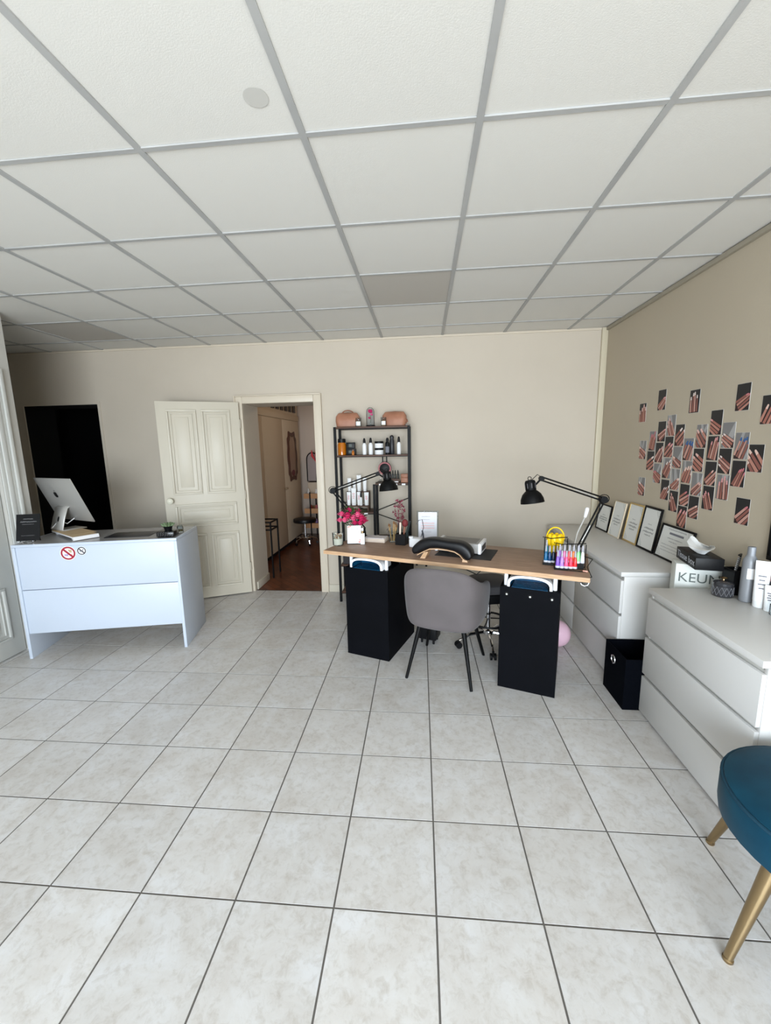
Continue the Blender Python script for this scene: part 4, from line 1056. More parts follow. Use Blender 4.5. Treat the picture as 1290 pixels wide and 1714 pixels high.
# right half shelf
Y3 = 4.08
def X3(px): return spx(px, 806, Y3)
for k, px in enumerate((657.5, 661.5, 666)):
    bottle('serum_vial', '%s dark serum vial in row on the half shelf' % ('left', 'middle', 'right')[k], (X3(px), Y3, Z3+.0405), .010, .085, solid((40, 44, 42), .3), M_PLASTB, .5, .5, .4, None, 'dark serum vials')
t = thing('vial_rack', 'small brown wooden block holding the dark vials', 'block', (X3(661.7), Y3, Z3)); MB().box((0, 0, .020), (.078, .05, .04), bev=.002).build('block_body', M_WALNUT, t)
MB().span(-.03, .03, -.0258, -.0252, .004, .014).build('label', M_PAPER, t, smooth=False)
t = thing('wooden_box', 'pale tan wooden box at right end of the half shelf', 'box', (X3(677.5), Y3, Z3)); MB().box((0, 0, .0245), (.075, .06, .049), bev=.003).build('box_body', M_TAN, t); MB().box((0, 0, .068), (.077, .062, .037), bev=.003).build('lid', M_TAN, t)
bottle('clear_vial', 'tiny clear vial at left end of the half shelf', (X3(637), Y3, Z3), .010, .05, M_ACRYL, M_PAPER)

# display riser with tubes on the left half shelf
t = thing('display_riser', 'brown two step display riser on the left half shelf', 'riser', (-.675, 4.10, Z4))
MB().span(-.12, .12, -.06, .03, .050, .062, bev=.001).build('lower_step', M_WALNUT, t); MB().span(-.12, .12, .032, .12, .183, .195, bev=.001).build('upper_step', M_WALNUT, t)
for s in (-1, 1): MB().span(s*.12, s*.112, -.06, .12, 0, .05).build('side', M_WALNUT, t, smooth=False); MB().span(s*.12, s*.112, .032, .12, .05, .183).build('side', M_WALNUT, t, smooth=False)
pk = solid((226, 150, 160), .5)
names_u = ['leftmost', 'second', 'third', 'rightmost']
for k, x in enumerate((-.765, -.715, -.665, -.605)):
    squeeze_tube('white_tube', '%s white tube on the upper riser step of shelf unit' % names_u[k], (x, 4.175, Z4+.1955), (.135, .115, .165, .135)[k], (.034, .030, .042, .036)[k], 0, M_PAPER, None, .022, group='tubes on the display riser')
for k, x in enumerate((-.76, -.708, -.655, -.578)):
    squeeze_tube('white_tube', '%s white tube with pink print on the lower riser step' % names_u[k], (x, 4.085, Z4+.0625), (.135, .175, .135, .130)[k], (.036, .046, .036, .042)[k], 0, M_PAPER, M_PAPER, .022, group='tubes on the display riser', textc=pk)
bottle('dropper_bottle', 'small dark dropper bottle among white tubes on lower step', (-.63, 4.06, Z4+.0625), .012, .14, M_PAPER, M_PLASTB, .5, .7, .4)

# pink dried foliage and glass ring on the lower half shelf
vx = spx(668, 870, 4.12)
t = thing('dried_bouquet', 'dusty pink dried foliage in a glass vase on shelf unit', 'dried flowers', (vx, 4.12, Z5))
MB().lathe([(.028, 0), (.034, .004), (.03, .08), (.016, .13), (.018, .15), (.016, .15), (.014, .13), (.027, .08), (.03, .006), (.0005, .005)], 20).build('vase', M_ACRYL, t)
rn = random.Random(12); b = MB(); bs_ = MB()
for k in range(95):
    a = rn.uniform(0, 2*pi); rr = .075*math.sqrt(rn.random()); z = rn.uniform(.19, .395); rr *= 1-abs(z-.29)/.22
    c_ = Vector((rr*cos(a), rr*sin(a)*.7, z)); d_ = Vector((rn.uniform(-1, 1), rn.uniform(-1, 1), rn.uniform(-.2, 1))).normalized(); e_ = d_.cross(Vector((rn.uniform(-1, 1), rn.uniform(-1, 1), .3))).normalized()
    s_ = rn.uniform(.010, .019); b.poly([c_-d_*s_, c_+e_*s_*.55, c_+d_*s_, c_-e_*s_*.55])
o_ = b.build('foliage', M_DRIEDP, t, smooth=False); o_['kind'] = 'stuff'
for k in range(7):
    a = k*.9; bs_.tube([(0, 0, .01), (.01*cos(a), .01*sin(a), .15), (.05*cos(a), .04*sin(a), .30)], .0015, 5)
o_ = bs_.build('stems', M_DRIEDP, t); o_['kind'] = 'stuff'
gx = spx(654, 886, 4.09)
t = thing('wire_hoop', 'thin silver wire hoop ornament on lower half shelf', 'ornament', (gx, 4.09, Z5))
MB().tube([(.042*cos(2*pi*k/28), 0, .075+.036*sin(2*pi*k/28)) for k in range(28)], .003, 6, closed=True).build('hoop', M_CHROME, t)
MB().lathe([(.02, 0), (.022, .003), (.02, .010), (.005, .03), (.004, .04)], 16).build('base', M_CHROME, t)
t = thing('storage_basket', 'dark grey storage basket on the low shelf behind table', 'basket', (-.70, 4.13, .4005)); 
b = MB()
for s in (-1, 1): b.span(s*.13, s*.125, -.1, .1, 0, .12); b.span(-.125, .125, s*.1, s*.095, 0, .12)
b.span(-.125, .125, -.095, .095, 0, .005); b.build('basket_body', solid((58, 54, 56), .8), t, smooth=False)

# ---------------------------------------------------------------- things on the manicure table
TP = TZ+.0006
def tp(px, py): p = at_z(px, py, TZ); return Vector((p.x, p.y, TP))
# tumbler with wood shavings
p = tp(566, 912)
t = thing('potpourri_glass', 'clear tumbler of cream and brown pot pourri at left table end', 'glass', p)
MB().lathe([(.040, 0), (.043, .004), (.046, .10), (.044, .10), (.041, .006), (.0005, .005)], 22).build('glass', M_ACRYL, t)
MB().lathe([(.0385, .006), (.041, .056), (.0005, .058)], 20).build('filling', M_WAX, t)
rn = random.Random(4); b = MB(); cs = [solid((236, 226, 206), .7), solid((160, 108, 74), .7), solid((206, 176, 140), .7)]
for k in range(34):
    a = rn.uniform(0, 6.28); r = .032*math.sqrt(rn.random()); z = rn.uniform(.060, .088)
    b.box((r*cos(a), r*sin(a), z), (rn.uniform(.012, .024), .008, .005), rot=Matrix.Rotation(rn.uniform(0, 6), 3, 'Z') @ Matrix.Rotation(rn.uniform(-1, 1), 3, 'Y'), m=rn.choice((0, 0, 1, 2)))
o_ = b.build('shavings', cs, t, smooth=False); o_['kind'] = 'stuff'
# white card sign on clear stand
p = tp(593, 911); fa = radians(6)
t = thing('price_card', 'white printed price card in clear stand below pink bouquet', 'sign', p, fa)
RX = radians(-9)
MB().span(-.060, .060, 0, .004, .004, .155, bev=.001).build('acrylic_stand', M_ACRYL, t, rot=(RX, 0, 0))
MB().span(-.060, .060, .004, .05, 0, .004).build('stand_foot', M_ACRYL, t, smooth=False)
MB().span(-.056, .056, -.0012, -.0004, .006, .152).build('card', M_PAPER, t, smooth=False, rot=(RX, 0, 0))
b = MB(); scribble(b, -.03, .035, .125, .010, 0, 0, 61)
for k in range(6): scribble(b, -.035+.01*(k % 2), .03, .103-.014*k, .004, 0, 0, 70+k)
o_ = b.build('lettering', M_INKG, t, smooth=False, loc=(0, -.0018, 0), rot=(radians(90)+RX, 0, 0)); o_['kind'] = 'stuff'
b = MB()
for cx, cy in ((-.045, .142), (.042, .018), (-.030, .146), (.050, .034)):
    b.poly([(cx+.009*cos(2*pi*k/8), cy+.007*sin(2*pi*k/8), 0) for k in range(8)])
o_ = b.build('floral_print', M_INKP, t, smooth=False, loc=(0, -.0017, 0), rot=(radians(90)+RX, 0, 0)); o_['kind'] = 'stuff'
# perfume
p = tp(607, 911)
t = thing('perfume_bottle', 'slim white bottle with gold collar beside the price card', 'bottle', p, fa)
MB().box((0, 0, .046), (.034, .022, .092), bev=.003).build('bottle_body', M_PLASTW, t)
MB().lathe([(.012, .0925), (.012, .112), (.0005, .112)], 16).build('collar', M_GOLD, t)
MB().lathe([(.009, .1125), (.010, .13), (.006, .136), (.0005, .136)], 16).build('cap', M_PLASTW, t)
# bouquet
vp = tw(.16, .30, TP)
vp = Vector((-.595, 3.335, TP))
t = thing('pink_bouquet', 'hot pink flower bouquet in dark vase on the table', 'flowers', vp)
MB().lathe([(.030, 0), (.036, .004), (.040, .06), (.030, .11), (.034, .13), (.031, .13), (.027, .11), (.035, .06), (.0005, .01)], 20).build('vase', clear('grey_glass', (170, 174, 176), .15), t)
rn = random.Random(21)
heads = [(-.085, -.03, .235, .040, 1), (-.03, -.05, .225, .052, 0), (.015, -.045, .205, .050, 1), (.085, -.05, .205, .048, 0), (.10, -.01, .175, .040, 0), (-.02, .01, .265, .042, 0), (-.055, -.06, .19, .040, 1), (.055, -.06, .235, .044, 1), (.075, -.065, .165, .040, 0), (.03, -.06, .165, .036, 0), (-.10, -.04, .185, .034, 1), (.045, .01, .255, .036, 0)]
for (x, y, z, r, k) in heads:
    b = MB()
    for ringk, (n, rr, zz) in enumerate(((9, 1.0, -.15), (7, .65, .1), (5, .3, .3))):
        for j in range(n):
            a = 2*pi*j/n+ringk*.4; q = Vector((cos(a), sin(a), 0)); pp = Vector((-sin(a), cos(a), 0)); c_ = Vector((x, y, z))
            b.poly([c_+q*r*rr*.25+Vector((0, 0, r*(zz-.15))), c_+q*r*rr*.75+pp*r*.32+Vector((0, 0, r*zz)), c_+q*r*rr*1.05+Vector((0, 0, r*(zz+.22))), c_+q*r*rr*.75-pp*r*.32+Vector((0, 0, r*zz))])
    b.sphere((x, y, z-.004), r*.45, seg=10, rg=7)
    o_ = b.build('bloom', M_PINK if k == 0 else M_PINK2, t, smooth=False); o_['kind'] = 'stuff'
b = MB()
for k in range(46):
    a = rn.uniform(0, 6.28); r = rn.uniform(.03, .13); z = rn.uniform(.13, .28); c_ = Vector((r*cos(a)*.95, r*sin(a)*.6, z)); d_ = Vector((cos(a), sin(a)*.6, rn.uniform(-.4, .8))).normalized(); e_ = Vector((-sin(a), cos(a), .2)).normalized(); s_ = rn.uniform(.02, .036)
    b.poly([c_-d_*s_, c_+e_*s_*.38, c_+d_*s_, c_-e_*s_*.38])
for k in range(16):
    a = rn.uniform(0, 6.28); c_ = Vector((.06*cos(a)*rn.random(), -.03+.03*sin(a), rn.uniform(.19, .30))); b.sphere(c_, .009, seg=6, rg=5)
o_ = b.build('leaves', M_LEAF, t, smooth=False); o_['kind'] = 'stuff'
b = MB()
for (x, y, z, r, k) in heads: b.tube([(0, 0, .02), (x*.25, y*.25, .12), (x, y, z)], .0025, 5)
o_ = b.build('stems', M_LEAF, t); o_['kind'] = 'stuff'
# box of leaflets
p = tp(632, 904)
t = thing('leaflet_tray', 'low pale wooden tray with papers beside the price card', 'tray', (-.40, 3.325, TP), radians(-12))
MB().box((0, 0, .015), (.19, .12, .03), bev=.002).build('tray_body', solid((206, 190, 174), .6), t)
MB().box((0, 0, .033), (.175, .105, .005)).build('papers', solid((206, 200, 200), .7), t, smooth=False)
# brush glass
t = thing('brush_glass', 'clear glass of brass tipped nail brushes on the table', 'glass', (-.255, 3.29, TP))
MB().lathe([(.030, 0), (.032, .004), (.034, .095), (.032, .095), (.030, .006), (.0005, .005)], 20).build('glass', M_ACRYL, t)
rn = random.Random(8)
for k in range(9):
    a = rn.uniform(0, 6.28); bx_ = Vector((.012*cos(a), .012*sin(a), .007)); tx_ = Vector((.034*cos(a), .03*sin(a), rn.uniform(.115, .150)))
    MB().cyl(bx_, tx_, .0022, n=6).build('brush_handle', solid((190, 150, 96), .4), t)
    MB().tube([tx_, tx_+Vector((.002, 0, .012)), tx_+Vector((.002, 0, .022))], [.005, .007, .002], 6).build('brush_head', mat('brush_brown', (120, 84, 52), .7), t)
# black cup with tools
t = thing('tool_cup', 'square black cup of brushes and mirror on the table', 'cup', (-.175, 3.215, TP), TAa)
b = MB(); h = .042
for s in (-1, 1): b.span(s*h, s*(h-.004), -h, h, 0, .088); b.span(-h+.004, h-.004, s*h, s*(h-.004), 0, .088)
b.span(-h+.004, h-.004, -h+.004, h-.004, 0, .004); b.build('cup_body', M_PLASTB, t, smooth=False)
def held(name, label, cat, a, c, parts):
    o = thing(name, label, cat, (0, 0, 0)); 
    for nm, fn, m_ in parts:
        b = MB(); fn(b); b.build(nm, m_, o)
    return o
c0 = Vector((-.175, 3.215, TP+.006))
A_, B_ = c0+Vector((-.018, .0, 0)), c0+Vector((-.010, -.01, .175))
held('nail_file', 'long pale nail file standing in the black cup', 'nail file', 0, 0, [('file_blade', lambda b: b.tube([A_, (A_+B_)/2, B_], .0075, 8), solid((226, 208, 190), .6))])
A2, B2_ = c0+Vector((.008, .012, 0)), c0+Vector((.022, .02, .135))
held('dusting_brush', 'red brown domed dusting brush standing in the black cup', 'brush', 0, 0, [('handle', lambda b: b.cyl(A2, B2_, .006, .008), M_TAND), ('bristles', lambda b: b.sphere(B2_+Vector((.003, .002, .028)), .026, sc_=(1, 1, 1.25)), solid((112, 38, 40), .7))])
A3, B3 = c0+Vector((.022, -.012, 0)), c0+Vector((.066, -.015, .185))
held('dark_wand', 'dark green wand tool leaning right in the black cup', 'tool', 0, 0, [('wand_body', lambda b: b.tube([A3, (A3+B3)/2, B3], [.008, .011, .009], 10), solid((22, 34, 34), .4))])
# e-file unit
t = thing('nail_drill', 'white nail drill unit with grey handpiece cable on the table', 'nail drill', (-.060, 3.125, TP), TAa)
MB().box((0, 0, .037), (.095, .085, .074), bev=.016, seg=3).build('drill_unit', M_PLASTW, t)
MB().lathe([(.018, 0), (.018, .014), (.0005, .014)], 16).build('dial', M_PLASTW, t, loc=(-.03, -.03, .0742))
MB().tube([(.03, .03, .07), (.045, .05, .15), (.03, .06, .21), (.0, .06, .20), (-.015, .05, .17)], .003, 6).build('handpiece_cable', M_DGREY, t)
MB().tube([(.055, .02, .060), (.045, .035, .10), (.035, .045, .125)], [.006, .008, .006], 8).build('handpiece', solid((60, 62, 70), .4), t)
# acrylic sign
p0 = at_y(697, 855, 3.36); p1 = at_y(734, 855, 3.36)
sgl = tw(.62, .50, TP)
t = thing('acrylic_sign', 'clear acrylic stand with pink and grey lettered sheet', 'sign', ((p0.x+p1.x)/2, 3.36, TP), radians(-4))
W5, H5 = p1.x-p0.x, p0.z-TP
MB().span(-W5/2, W5/2, 0, .003, .004, H5, bev=.001).build('acrylic_plate', M_ACRYL, t)
MB().span(-W5/2, W5/2, -.02, .04, 0, .004).build('acrylic_foot', M_ACRYL, t, smooth=False)
MB().span(-W5/2+.014, W5/2-.014, -.0012, -.0004, .02, H5-.012).build('sheet', solid((226, 226, 232), .6), t, smooth=False)
b = MB(); scribble(b, -.05, .02, H5*.80, .010, 0, 0, 81); scribble(b, -.04, .02, H5*.70, .008, 0, 0, 82); scribble(b, -.03, .03, H5*.28, .006, 0, 0, 83)
o_ = b.build('lettering', M_INKG, t, smooth=False, loc=(0, -.0018, 0), rot=(radians(90), 0, 0)); o_['kind'] = 'stuff'
b = MB()
for k in range(3): scribble(b, -.055, .055, H5*(.58-.085*k), .014, 0, 0, 90+k)
o_ = b.build('pink_lettering', M_INKP, t, smooth=False, loc=(0, -.0018, 0), rot=(radians(90), 0, 0)); o_['kind'] = 'stuff'
# mat
ma, mb_ = tp(808, 930), tp(820, 914)
tag(MB().box((0, 0, .001), (.40, .30, .002)).build('table_mat', solid((26, 26, 28), .7), smooth=False, loc=tw(1.045, .31, TP), rot=TAa), 'thin black mat on the oak table under dust collector', 'mat')
# dust collector
t = thing('dust_collector', 'white and grey nail dust collector box behind the arm rest', 'dust collector', tw(.985, .365, TP+.0022), TAa)
MB().box((0, 0, .043), (.30, .20, .070), bev=.004).build('housing', solid((150, 146, 142), .45), t)
MB().box((.160, 0, .043), (.022, .205, .078), bev=.005).build('end_cap', M_PLASTW, t)
MB().box((-.160, 0, .043), (.022, .205, .078), bev=.005).build('end_cap', M_PLASTW, t)
MB().span(.1712, .1722, -.07, .07, .02, .06).build('end_vent', solid((60, 60, 62), .5), t, smooth=False)
MB().span(-.13, .13, -.075, .075, .0782, .0795).build('grille', solid((120, 116, 112), .5), t, smooth=False)
for sx in (-.13, .13):
    for sy in (-.08, .08): MB().cyl((sx, sy, 0), (sx, sy, .008), .01).build('foot', M_PLASTB, t)
# arm rest: black padded arch on wooden feet
t = thing('arm_rest', 'black padded curved manicure arm rest on wooden feet', 'arm rest', tw(.925, .10, TP), TAa+radians(2))
ar = [(-.222, .058), (-.207, .086), (-.165, .124), (-.10, .150), (-.03, .150), (.04, .140), (.10, .140), (.155, .134), (.200, .100), (.218, .062), (.212, .035)]
lo = [(-.210, .022), (-.176, .024), (-.135, .048), (-.085, .074), (-.03, .080), (.04, .076), (.092, .068), (.128, .048), (.150, .022), (.170, .010), (.196, .012)]
b = MB(); rings = []
for (x1_, z1_), (x2_, z2_) in zip(ar, lo):
    ring = []
    c_ = Vector(((x1_+x2_)/2, 0, (z1_+z2_)/2)); h_ = Vector((x1_-x2_, 0, z1_-z2_))/2
    for k in range(16):
        a = 2*pi*k/16; s_ = abs(sin(a))**.6*(1 if sin(a) > 0 else -1); q_ = abs(cos(a))**.6*(1 if cos(a) > 0 else -1)
        ring.append(b.bm.verts.new(c_+h_*s_+Vector((0, .058*q_, 0))))
    rings.append(ring)
b.loft(rings); o_ = b.build('pad', M_PLEATH, t); o_.modifiers.new('smooth', 'SUBSURF').render_levels = 2
b = MB(); rings = []
for x, z in lo[1:-1]:
    rings.append([b.bm.verts.new((x, s1*.044, z+dz)) for s1, dz in ((-1, .001), (1, .001), (1, -.006), (-1, -.006))])
b.loft(rings); b.build('wooden_support', M_OAKE, t, smooth=False)
for x, lean in ((-.135, .02), (.165, -.01)):
    b = MB(); b.prism([(x-.018, -.045, .0), (x+.018, -.045, 0), (x+.022+lean, -.045, .052 if x < 0 else .014), (x-.010+lean, -.045, .046 if x < 0 else .014)], (0, .09, 0)); b.build('foot', M_OAKE, t, smooth=False)

# ---------------------------------------------------------------- polish display rack
rp = (tp(912, 944)+tp(978, 950))/2
t = thing('polish_rack', 'black wire two bay nail polish rack on right table end', 'rack', tw(1.700, .19, TP), TAa+radians(2))
rk = t
def bay(x0, x1, y0, y1, zt_):
    b = MB(); w = .003
    b.tube([(x0, y0, w), (x1, y0, w), (x1, y1, w), (x0, y1, w)], w, 6, closed=True)
    b.tube([(x0+.005, y1, w), (x0+.005, y1, zt_), (x0-.006, y1-.02, zt_+.004)], w, 6); b.tube([(x1, y1, w), (x1, y1, zt_)], w, 6)
    b.tube([(x0+.005, y1, zt_), (x0+.04, y1, zt_-.008), (x1-.03, y1, zt_+.004), (x1, y1, zt_+.008)], w, 6)
    return b
bay(-.125, .02, .02, .10, .165).build('rear_bay', M_BLACK, rk); bay(-.055, .125, -.085, .015, .150).build('front_bay', M_BLACK, rk)
MB().span(-.05, .115, -.045, -.012, .006, .040).build('step', M_BLACK, rk, smooth=False); MB().span(-.118, -.06, .062, .095, .006, .040).build('step', M_BLACK, rk, smooth=False)
MB().span(-.055, .025, -.085, -.05, 0, .009).build('front_lip', M_BLACK, rk, smooth=False); MB().span(-.125, -.06, .0, .02, 0, .009).build('front_lip', M_BLACK, rk, smooth=False)
rkM = Matrix.Translation(rk.location) @ Matrix.Rotation(TAa+radians(2), 4, 'Z')
pol = [(-.108, .045, (22, 96, 140), 'teal blue'), (-.085, .042, (16, 62, 110), 'navy blue'), (-.106, .075, (40, 140, 160), 'turquoise'), (-.062, .050, (20, 40, 70), 'dark indigo'), (-.040, .055, (140, 30, 60), 'wine red'), (-.015, .058, (120, 24, 48), 'burgundy'),
       (-.036, -.060, (130, 90, 190), 'violet'), (-.012, -.062, (176, 130, 216), 'lilac'), (.014, -.058, (240, 90, 140), 'rose pink'), (.040, -.056, (246, 60, 90), 'coral red'), (.064, -.050, (232, 40, 46), 'bright red'), (-.025, -.030, (150, 110, 200), 'pale violet'), (.002, -.032, (230, 120, 170), 'light pink'), (.030, -.028, (250, 110, 110), 'salmon'),
       (.055, -.024, (250, 130, 60), 'orange'), (.080, -.030, (150, 220, 150), 'mint green'), (.085, -.005, (90, 190, 110), 'leaf green'), (.106, -.02, (220, 220, 222), 'clear')]
for i, (x, y, c_, nm) in enumerate(pol):
    w_ = rkM @ Vector((x, y, .0)); 
    o = thing('polish_bottle', '%s nail polish bottle in the wire rack' % nm, 'nail polish', (w_.x, w_.y, TP+(.0405 if (-.045 < y < 0 or y > .065) else .0095)), TAa, 'nail polish bottles in the rack')
    if i == 0:
        b0 = MB().lathe([(.0115, 0), (.0130, .002), (.0125, .018), (.0095, .060), (.0055, .072), (.0005, .072)], 12).build('bottle_glass', solid(c_, .15), o); m_glass = b0.data
        b1 = MB().lathe([(.0062, .0723), (.0060, .085), (.0035, .112), (.0005, .113)], 10).build('cap', mat('frosted_cap', (190, 190, 200), .2, alpha=.7), o); m_cap = b1.data
        b2 = MB().lathe([(.0134, .0), (.0134, .013), (.0131, .013), (.0131, .0)], 12).build('glass_foot', mat('pale_glass', (206, 206, 214), .1), o); m_ft = b2.data
    else:
        me = m_glass.copy(); me.materials.clear(); me.materials.append(solid(c_, .15))
        for nm2, me2 in (('bottle_glass', me), ('cap', m_cap), ('glass_foot', m_ft)):
            k = bpy.data.objects.new(nm2, me2); COL.objects.link(k); k.parent = o
# yellow petal basket with loop handle
yb = rkM @ Vector((-.055, .150, 0))
t = thing('yellow_basket', 'small yellow petal shaped plastic basket with loop handle', 'basket', (yb.x, yb.y, TP), TAa)
MB().lathe([(.035, 0), (.038, .003), (.034, .07), (.034, .120), (.0005, .120)], 18).build('pot', M_YEL, t)
for k in range(6):
    a = 2*pi*k/6+.3; MB().sphere((.034*cos(a), .030*sin(a), .140), .026, seg=10, rg=8, sc_=(.9, .9, 1.7)).build('petal', M_YEL, t)
MB().tube([(.055*cos(pi*k/16), .0, .150+.075*sin(pi*k/16)) for k in range(17)], .0045, 8).build('loop_handle', M_YEL, t)
# white clip light with grey neck
p = tw(1.755, .40, TP)
t = thing('clip_light', 'slim white wand light with grey neck behind polish rack', 'light', p, TAa)
e_ = at_y(981, 858, p.y+.02)
v = Vector((e_.x-p.x, e_.y-p.y, e_.z-TP)); Ri = Matrix.Rotation(-TAa, 3, 'Z'); v = Ri @ v
MB().lathe([(.022, 0), (.024, .003), (.022, .012), (.006, .016)], 16).build('base', M_PLASTW, t)
MB().tube([(0, 0, .014), (.0, .01, .08), v*.5+Vector((-.015, 0, .02)), v*.92], .005, 8).build('neck', M_ALU, t)
MB().tube([v*.90, v*.98, v+Vector((.004, 0, .025)), v+Vector((.006, 0, .035))], [.009, .012, .013, .008], 10).build('light_head', M_PLASTW, t)
# pink clip
t = thing('pink_clip', 'tiny rose coloured clip on the right table corner', 'clip', tp(979, 958), TAa)
MB().box((0, 0, .006), (.03, .012, .012), bev=.004).build('clip_body', solid((206, 150, 130), .4), t)

# ---------------------------------------------------------------- architect lamps
def arm_lamp(label, base, elbow, wrist, shade_c, down):
    t = thing('desk_lamp', label, 'lamp', base)
    L = lambda p: Vector(p)-Vector(base)
    E_, Wp, S = L(elbow), L(wrist), L(shade_c); 
    MB().lathe([(.026, 0), (.028, .004), (.028, .018), (.014, .024), (.012, .055), (.0005, .056)], 18).build('clamp_base', M_BLACK, t)
    MB().cyl((0, 0, .05), (0, 0, .085), .010).build('pivot', M_BLACK, t)
    s0 = Vector((0, 0, .075))
    def rods(a, c, nm):
        d = (c-a).normalized(); sd = d.cross(Vector((0, 1, 0))).normalized()
        for s in (-1, 1): MB().cyl(a+sd*.011*s, c+sd*.011*s, .0055, n=8).build(nm, M_BLACK, t)
        m1, m2 = a.lerp(c, .12), a.lerp(c, .45)
        MB().tube([m1+sd*.004, m1.lerp(m2, .5), m2], .0035, 6).build('spring', M_ALU, t)
    rods(s0, E_, 'lower_arm'); rods(E_, Wp, 'upper_arm')
    MB().cyl(E_+Vector((0, -.016, 0)), E_+Vector((0, .016, 0)), .024, n=20).build('elbow_joint', M_BLACK, t)
    MB().tube([E_+Vector((.035*cos(k*pi/8), -.003, .004+.03*sin(k*pi/8))) for k in range(0, 17)], .003, 6).build('elbow_loop', M_BLACK, t)
    MB().cyl(Wp+Vector((0, -.014, 0)), Wp+Vector((0, .014, 0)), .018, n=16).build('wrist_joint', M_BLACK, t)
    # shade: axis from S (rim centre) up to socket
    ax = -Vector(down).normalized()
    q = Vector((0, 0, 1)).rotation_difference(ax).to_matrix().to_4x4()
    sh = MB().lathe([(.078, 0), (.080, .002), (.076, .030), (.062, .062), (.042, .082), (.034, .088), (.033, .088), (.040, .080), (.059, .060), (.073, .029), (.0765, .002)], 32).build('shade', M_BLACK, t); sh.matrix_local = Matrix.Translation(S) @ q
    ins = MB().lathe([(.0755, .003), (.072, .029), (.058, .059), (.039, .079), (.0005, .081)], 28).build('shade_lining', M_PLASTW, sh)
    sk = MB().lathe([(.034, .0885), (.036, .092), (.036, .145), (.030, .158), (.010, .162), (.0005, .162)], 22).build('socket', M_BLACK, sh)
    for k in range(8):
        a = 2*pi*k/8; MB().box((.036*cos(a), .036*sin(a), .122), (.003, .006, .034), rot=a).build('vent_slot', M_DGREY, sh, smooth=False)
    MB().tube([(.012*cos(2*pi*k/12), 0, .172+.012*sin(2*pi*k/12)) for k in range(12)], .0025, 6, closed=True).build('ring', M_BLACK, sh)
    tip = S+ax*.115
    MB().tube([Wp, Wp.lerp(tip, .5)+Vector((0, 0, -.012)), tip], .007, 8).build('head_bracket', M_BLACK, t)
    MB().tube([Wp+Vector((.0, 0, .01)), Wp.lerp(tip, .4)+Vector((0, 0, .05)), tip+ax*.035], .0025, 6).build('lamp_cable', M_BLACK, t)
    bl = MB().sphere((0, 0, .035), .025).build('bulb', M_PLASTW, sh)
    return t
yl = 2.91
eR, wR, sR = at_y(1010, 836, yl), at_y(906, 801, yl), at_y(891, 842, yl-.02)
bR = tw(1.79, .46, TP)
arm_lamp('black architect lamp with drooping shade over the right table end', bR, eR, wR, sR, (.13, -.10, -1))
yl2 = 3.42
eL, wL, sL = at_y(557, 821, yl2), at_y(632, 793, yl2), at_y(650.5, 821, yl2-.03)
bL = tw(.10, .50, TP)
arm_lamp('black architect lamp with drooping shade in front of the shelf unit', bL, eL, wL, sL, (.10, -.06, -1))
t = thing('lamp_power_cord', 'thin black lamp cord hanging over the right table corner', 'cord', (0, 0, 0))
g = [bR+Vector((.03, -.02, .012)), bR+Vector((.045, -.12, .02)), tw(TL-.01, .20, TP+.01), tw(TL+.012, .06, TZ-.01), tw(TL-.03, .10, TZ-TT-.02), tw(TL-.2, .14, TZ-TT-.012), tw(TL-.34, .2, TZ-TT-.01)]
MB().tube(g, .003, 6).build('cord', M_PLASTB, t)

# ---------------------------------------------------------------- hall beyond the doorway
wdx = -2.17
t = thing('wardrobe', 'cream built in wardrobe with plain doors in the back hall', 'wardrobe', (wdx, 5.02, 0))
MB().span(-.60, -.022, 0, 2.10, .06, 2.86).build('carcass', M_WARD, t, smooth=False)
MB().span(-.55, -.05, 0.02, 2.08, 0, .06).build('plinth', M_DARK, t, smooth=False)
y_ = 0.42
for k, (a, c) in enumerate(((.44, 1.24), (1.245, 2.06))):
    d = MB().span(-.021, 0, a, c, .075, 2.03, bev=.002).build('door', M_WARD, t)
    yy = c-.03 if k == 0 else a+.03
    MB().lathe([(.008, 0), (.006, .012), (.014, .02), (.012, .03), (.0005, .032)], 12).build('knob', M_GOLD, d, loc=(.0, yy, .955), rot=(0, radians(90), 0))
MB().span(-.021, 0, .005, .435, .075, 2.03, bev=.002).build('door', M_WARD, t)
MB().span(-.021, .004, .0, 2.08, 2.035, 2.12, bev=.002).build('cornice', M_WARD, t)
for k in range(8):
    a = .45+.2*k
    MB().span(-.018, -.004, a, a+.12, 2.17, 2.42).build('transom_pane', solid((40, 30, 26), .2), t, smooth=False)
# scalloped mirror on a door
m0 = Vector((wdx+.003, 6.65, 1.46))
t = thing('scalloped_mirror', 'tall wavy edged mirror with brown frame on wardrobe door', 'mirror', (wdx+.0025, 6.66, 1.45), (radians(90), 0, radians(90)))
n = 64; o1 = []; o2 = []
for k in range(n):
    a = 2*pi*k/n; cx = abs(cos(a))**.45*(1 if cos(a) > 0 else -1); sy = abs(sin(a))**.8*(1 if sin(a) > 0 else -1); wv = 1+.05*cos(10*a)
    o1.append((.235*cx*wv, .40*sy*wv)); o2.append((.165*cx*wv, .33*sy*wv))
b = MB(); A = [b.bm.verts.new((x, y, .012)) for x, y in o1]; B2 = [b.bm.verts.new((x, y, .018)) for x, y in o2]; C2 = [b.bm.verts.new((x, y, 0)) for x, y in o1]
b.loft([C2, A, B2], 0, False, False); b.build('frame', solid((92, 54, 38), .5), t)
b = MB(); b.poly([(x*1.02, y*1.02, .010) for x, y in o2]); b.build('glass', mat('beige_reflection', (170, 142, 118), .45, .3), t, smooth=False)  # uniform beige reflection put into a dull, mostly diffuse glass colour
b = MB(); b.poly([(.09*cos(2*pi*k/12), -.27+.05*sin(2*pi*k/12), .0115) for k in range(12)]); b.build('floral_motif', solid((110, 40, 44), .5), t, smooth=False)
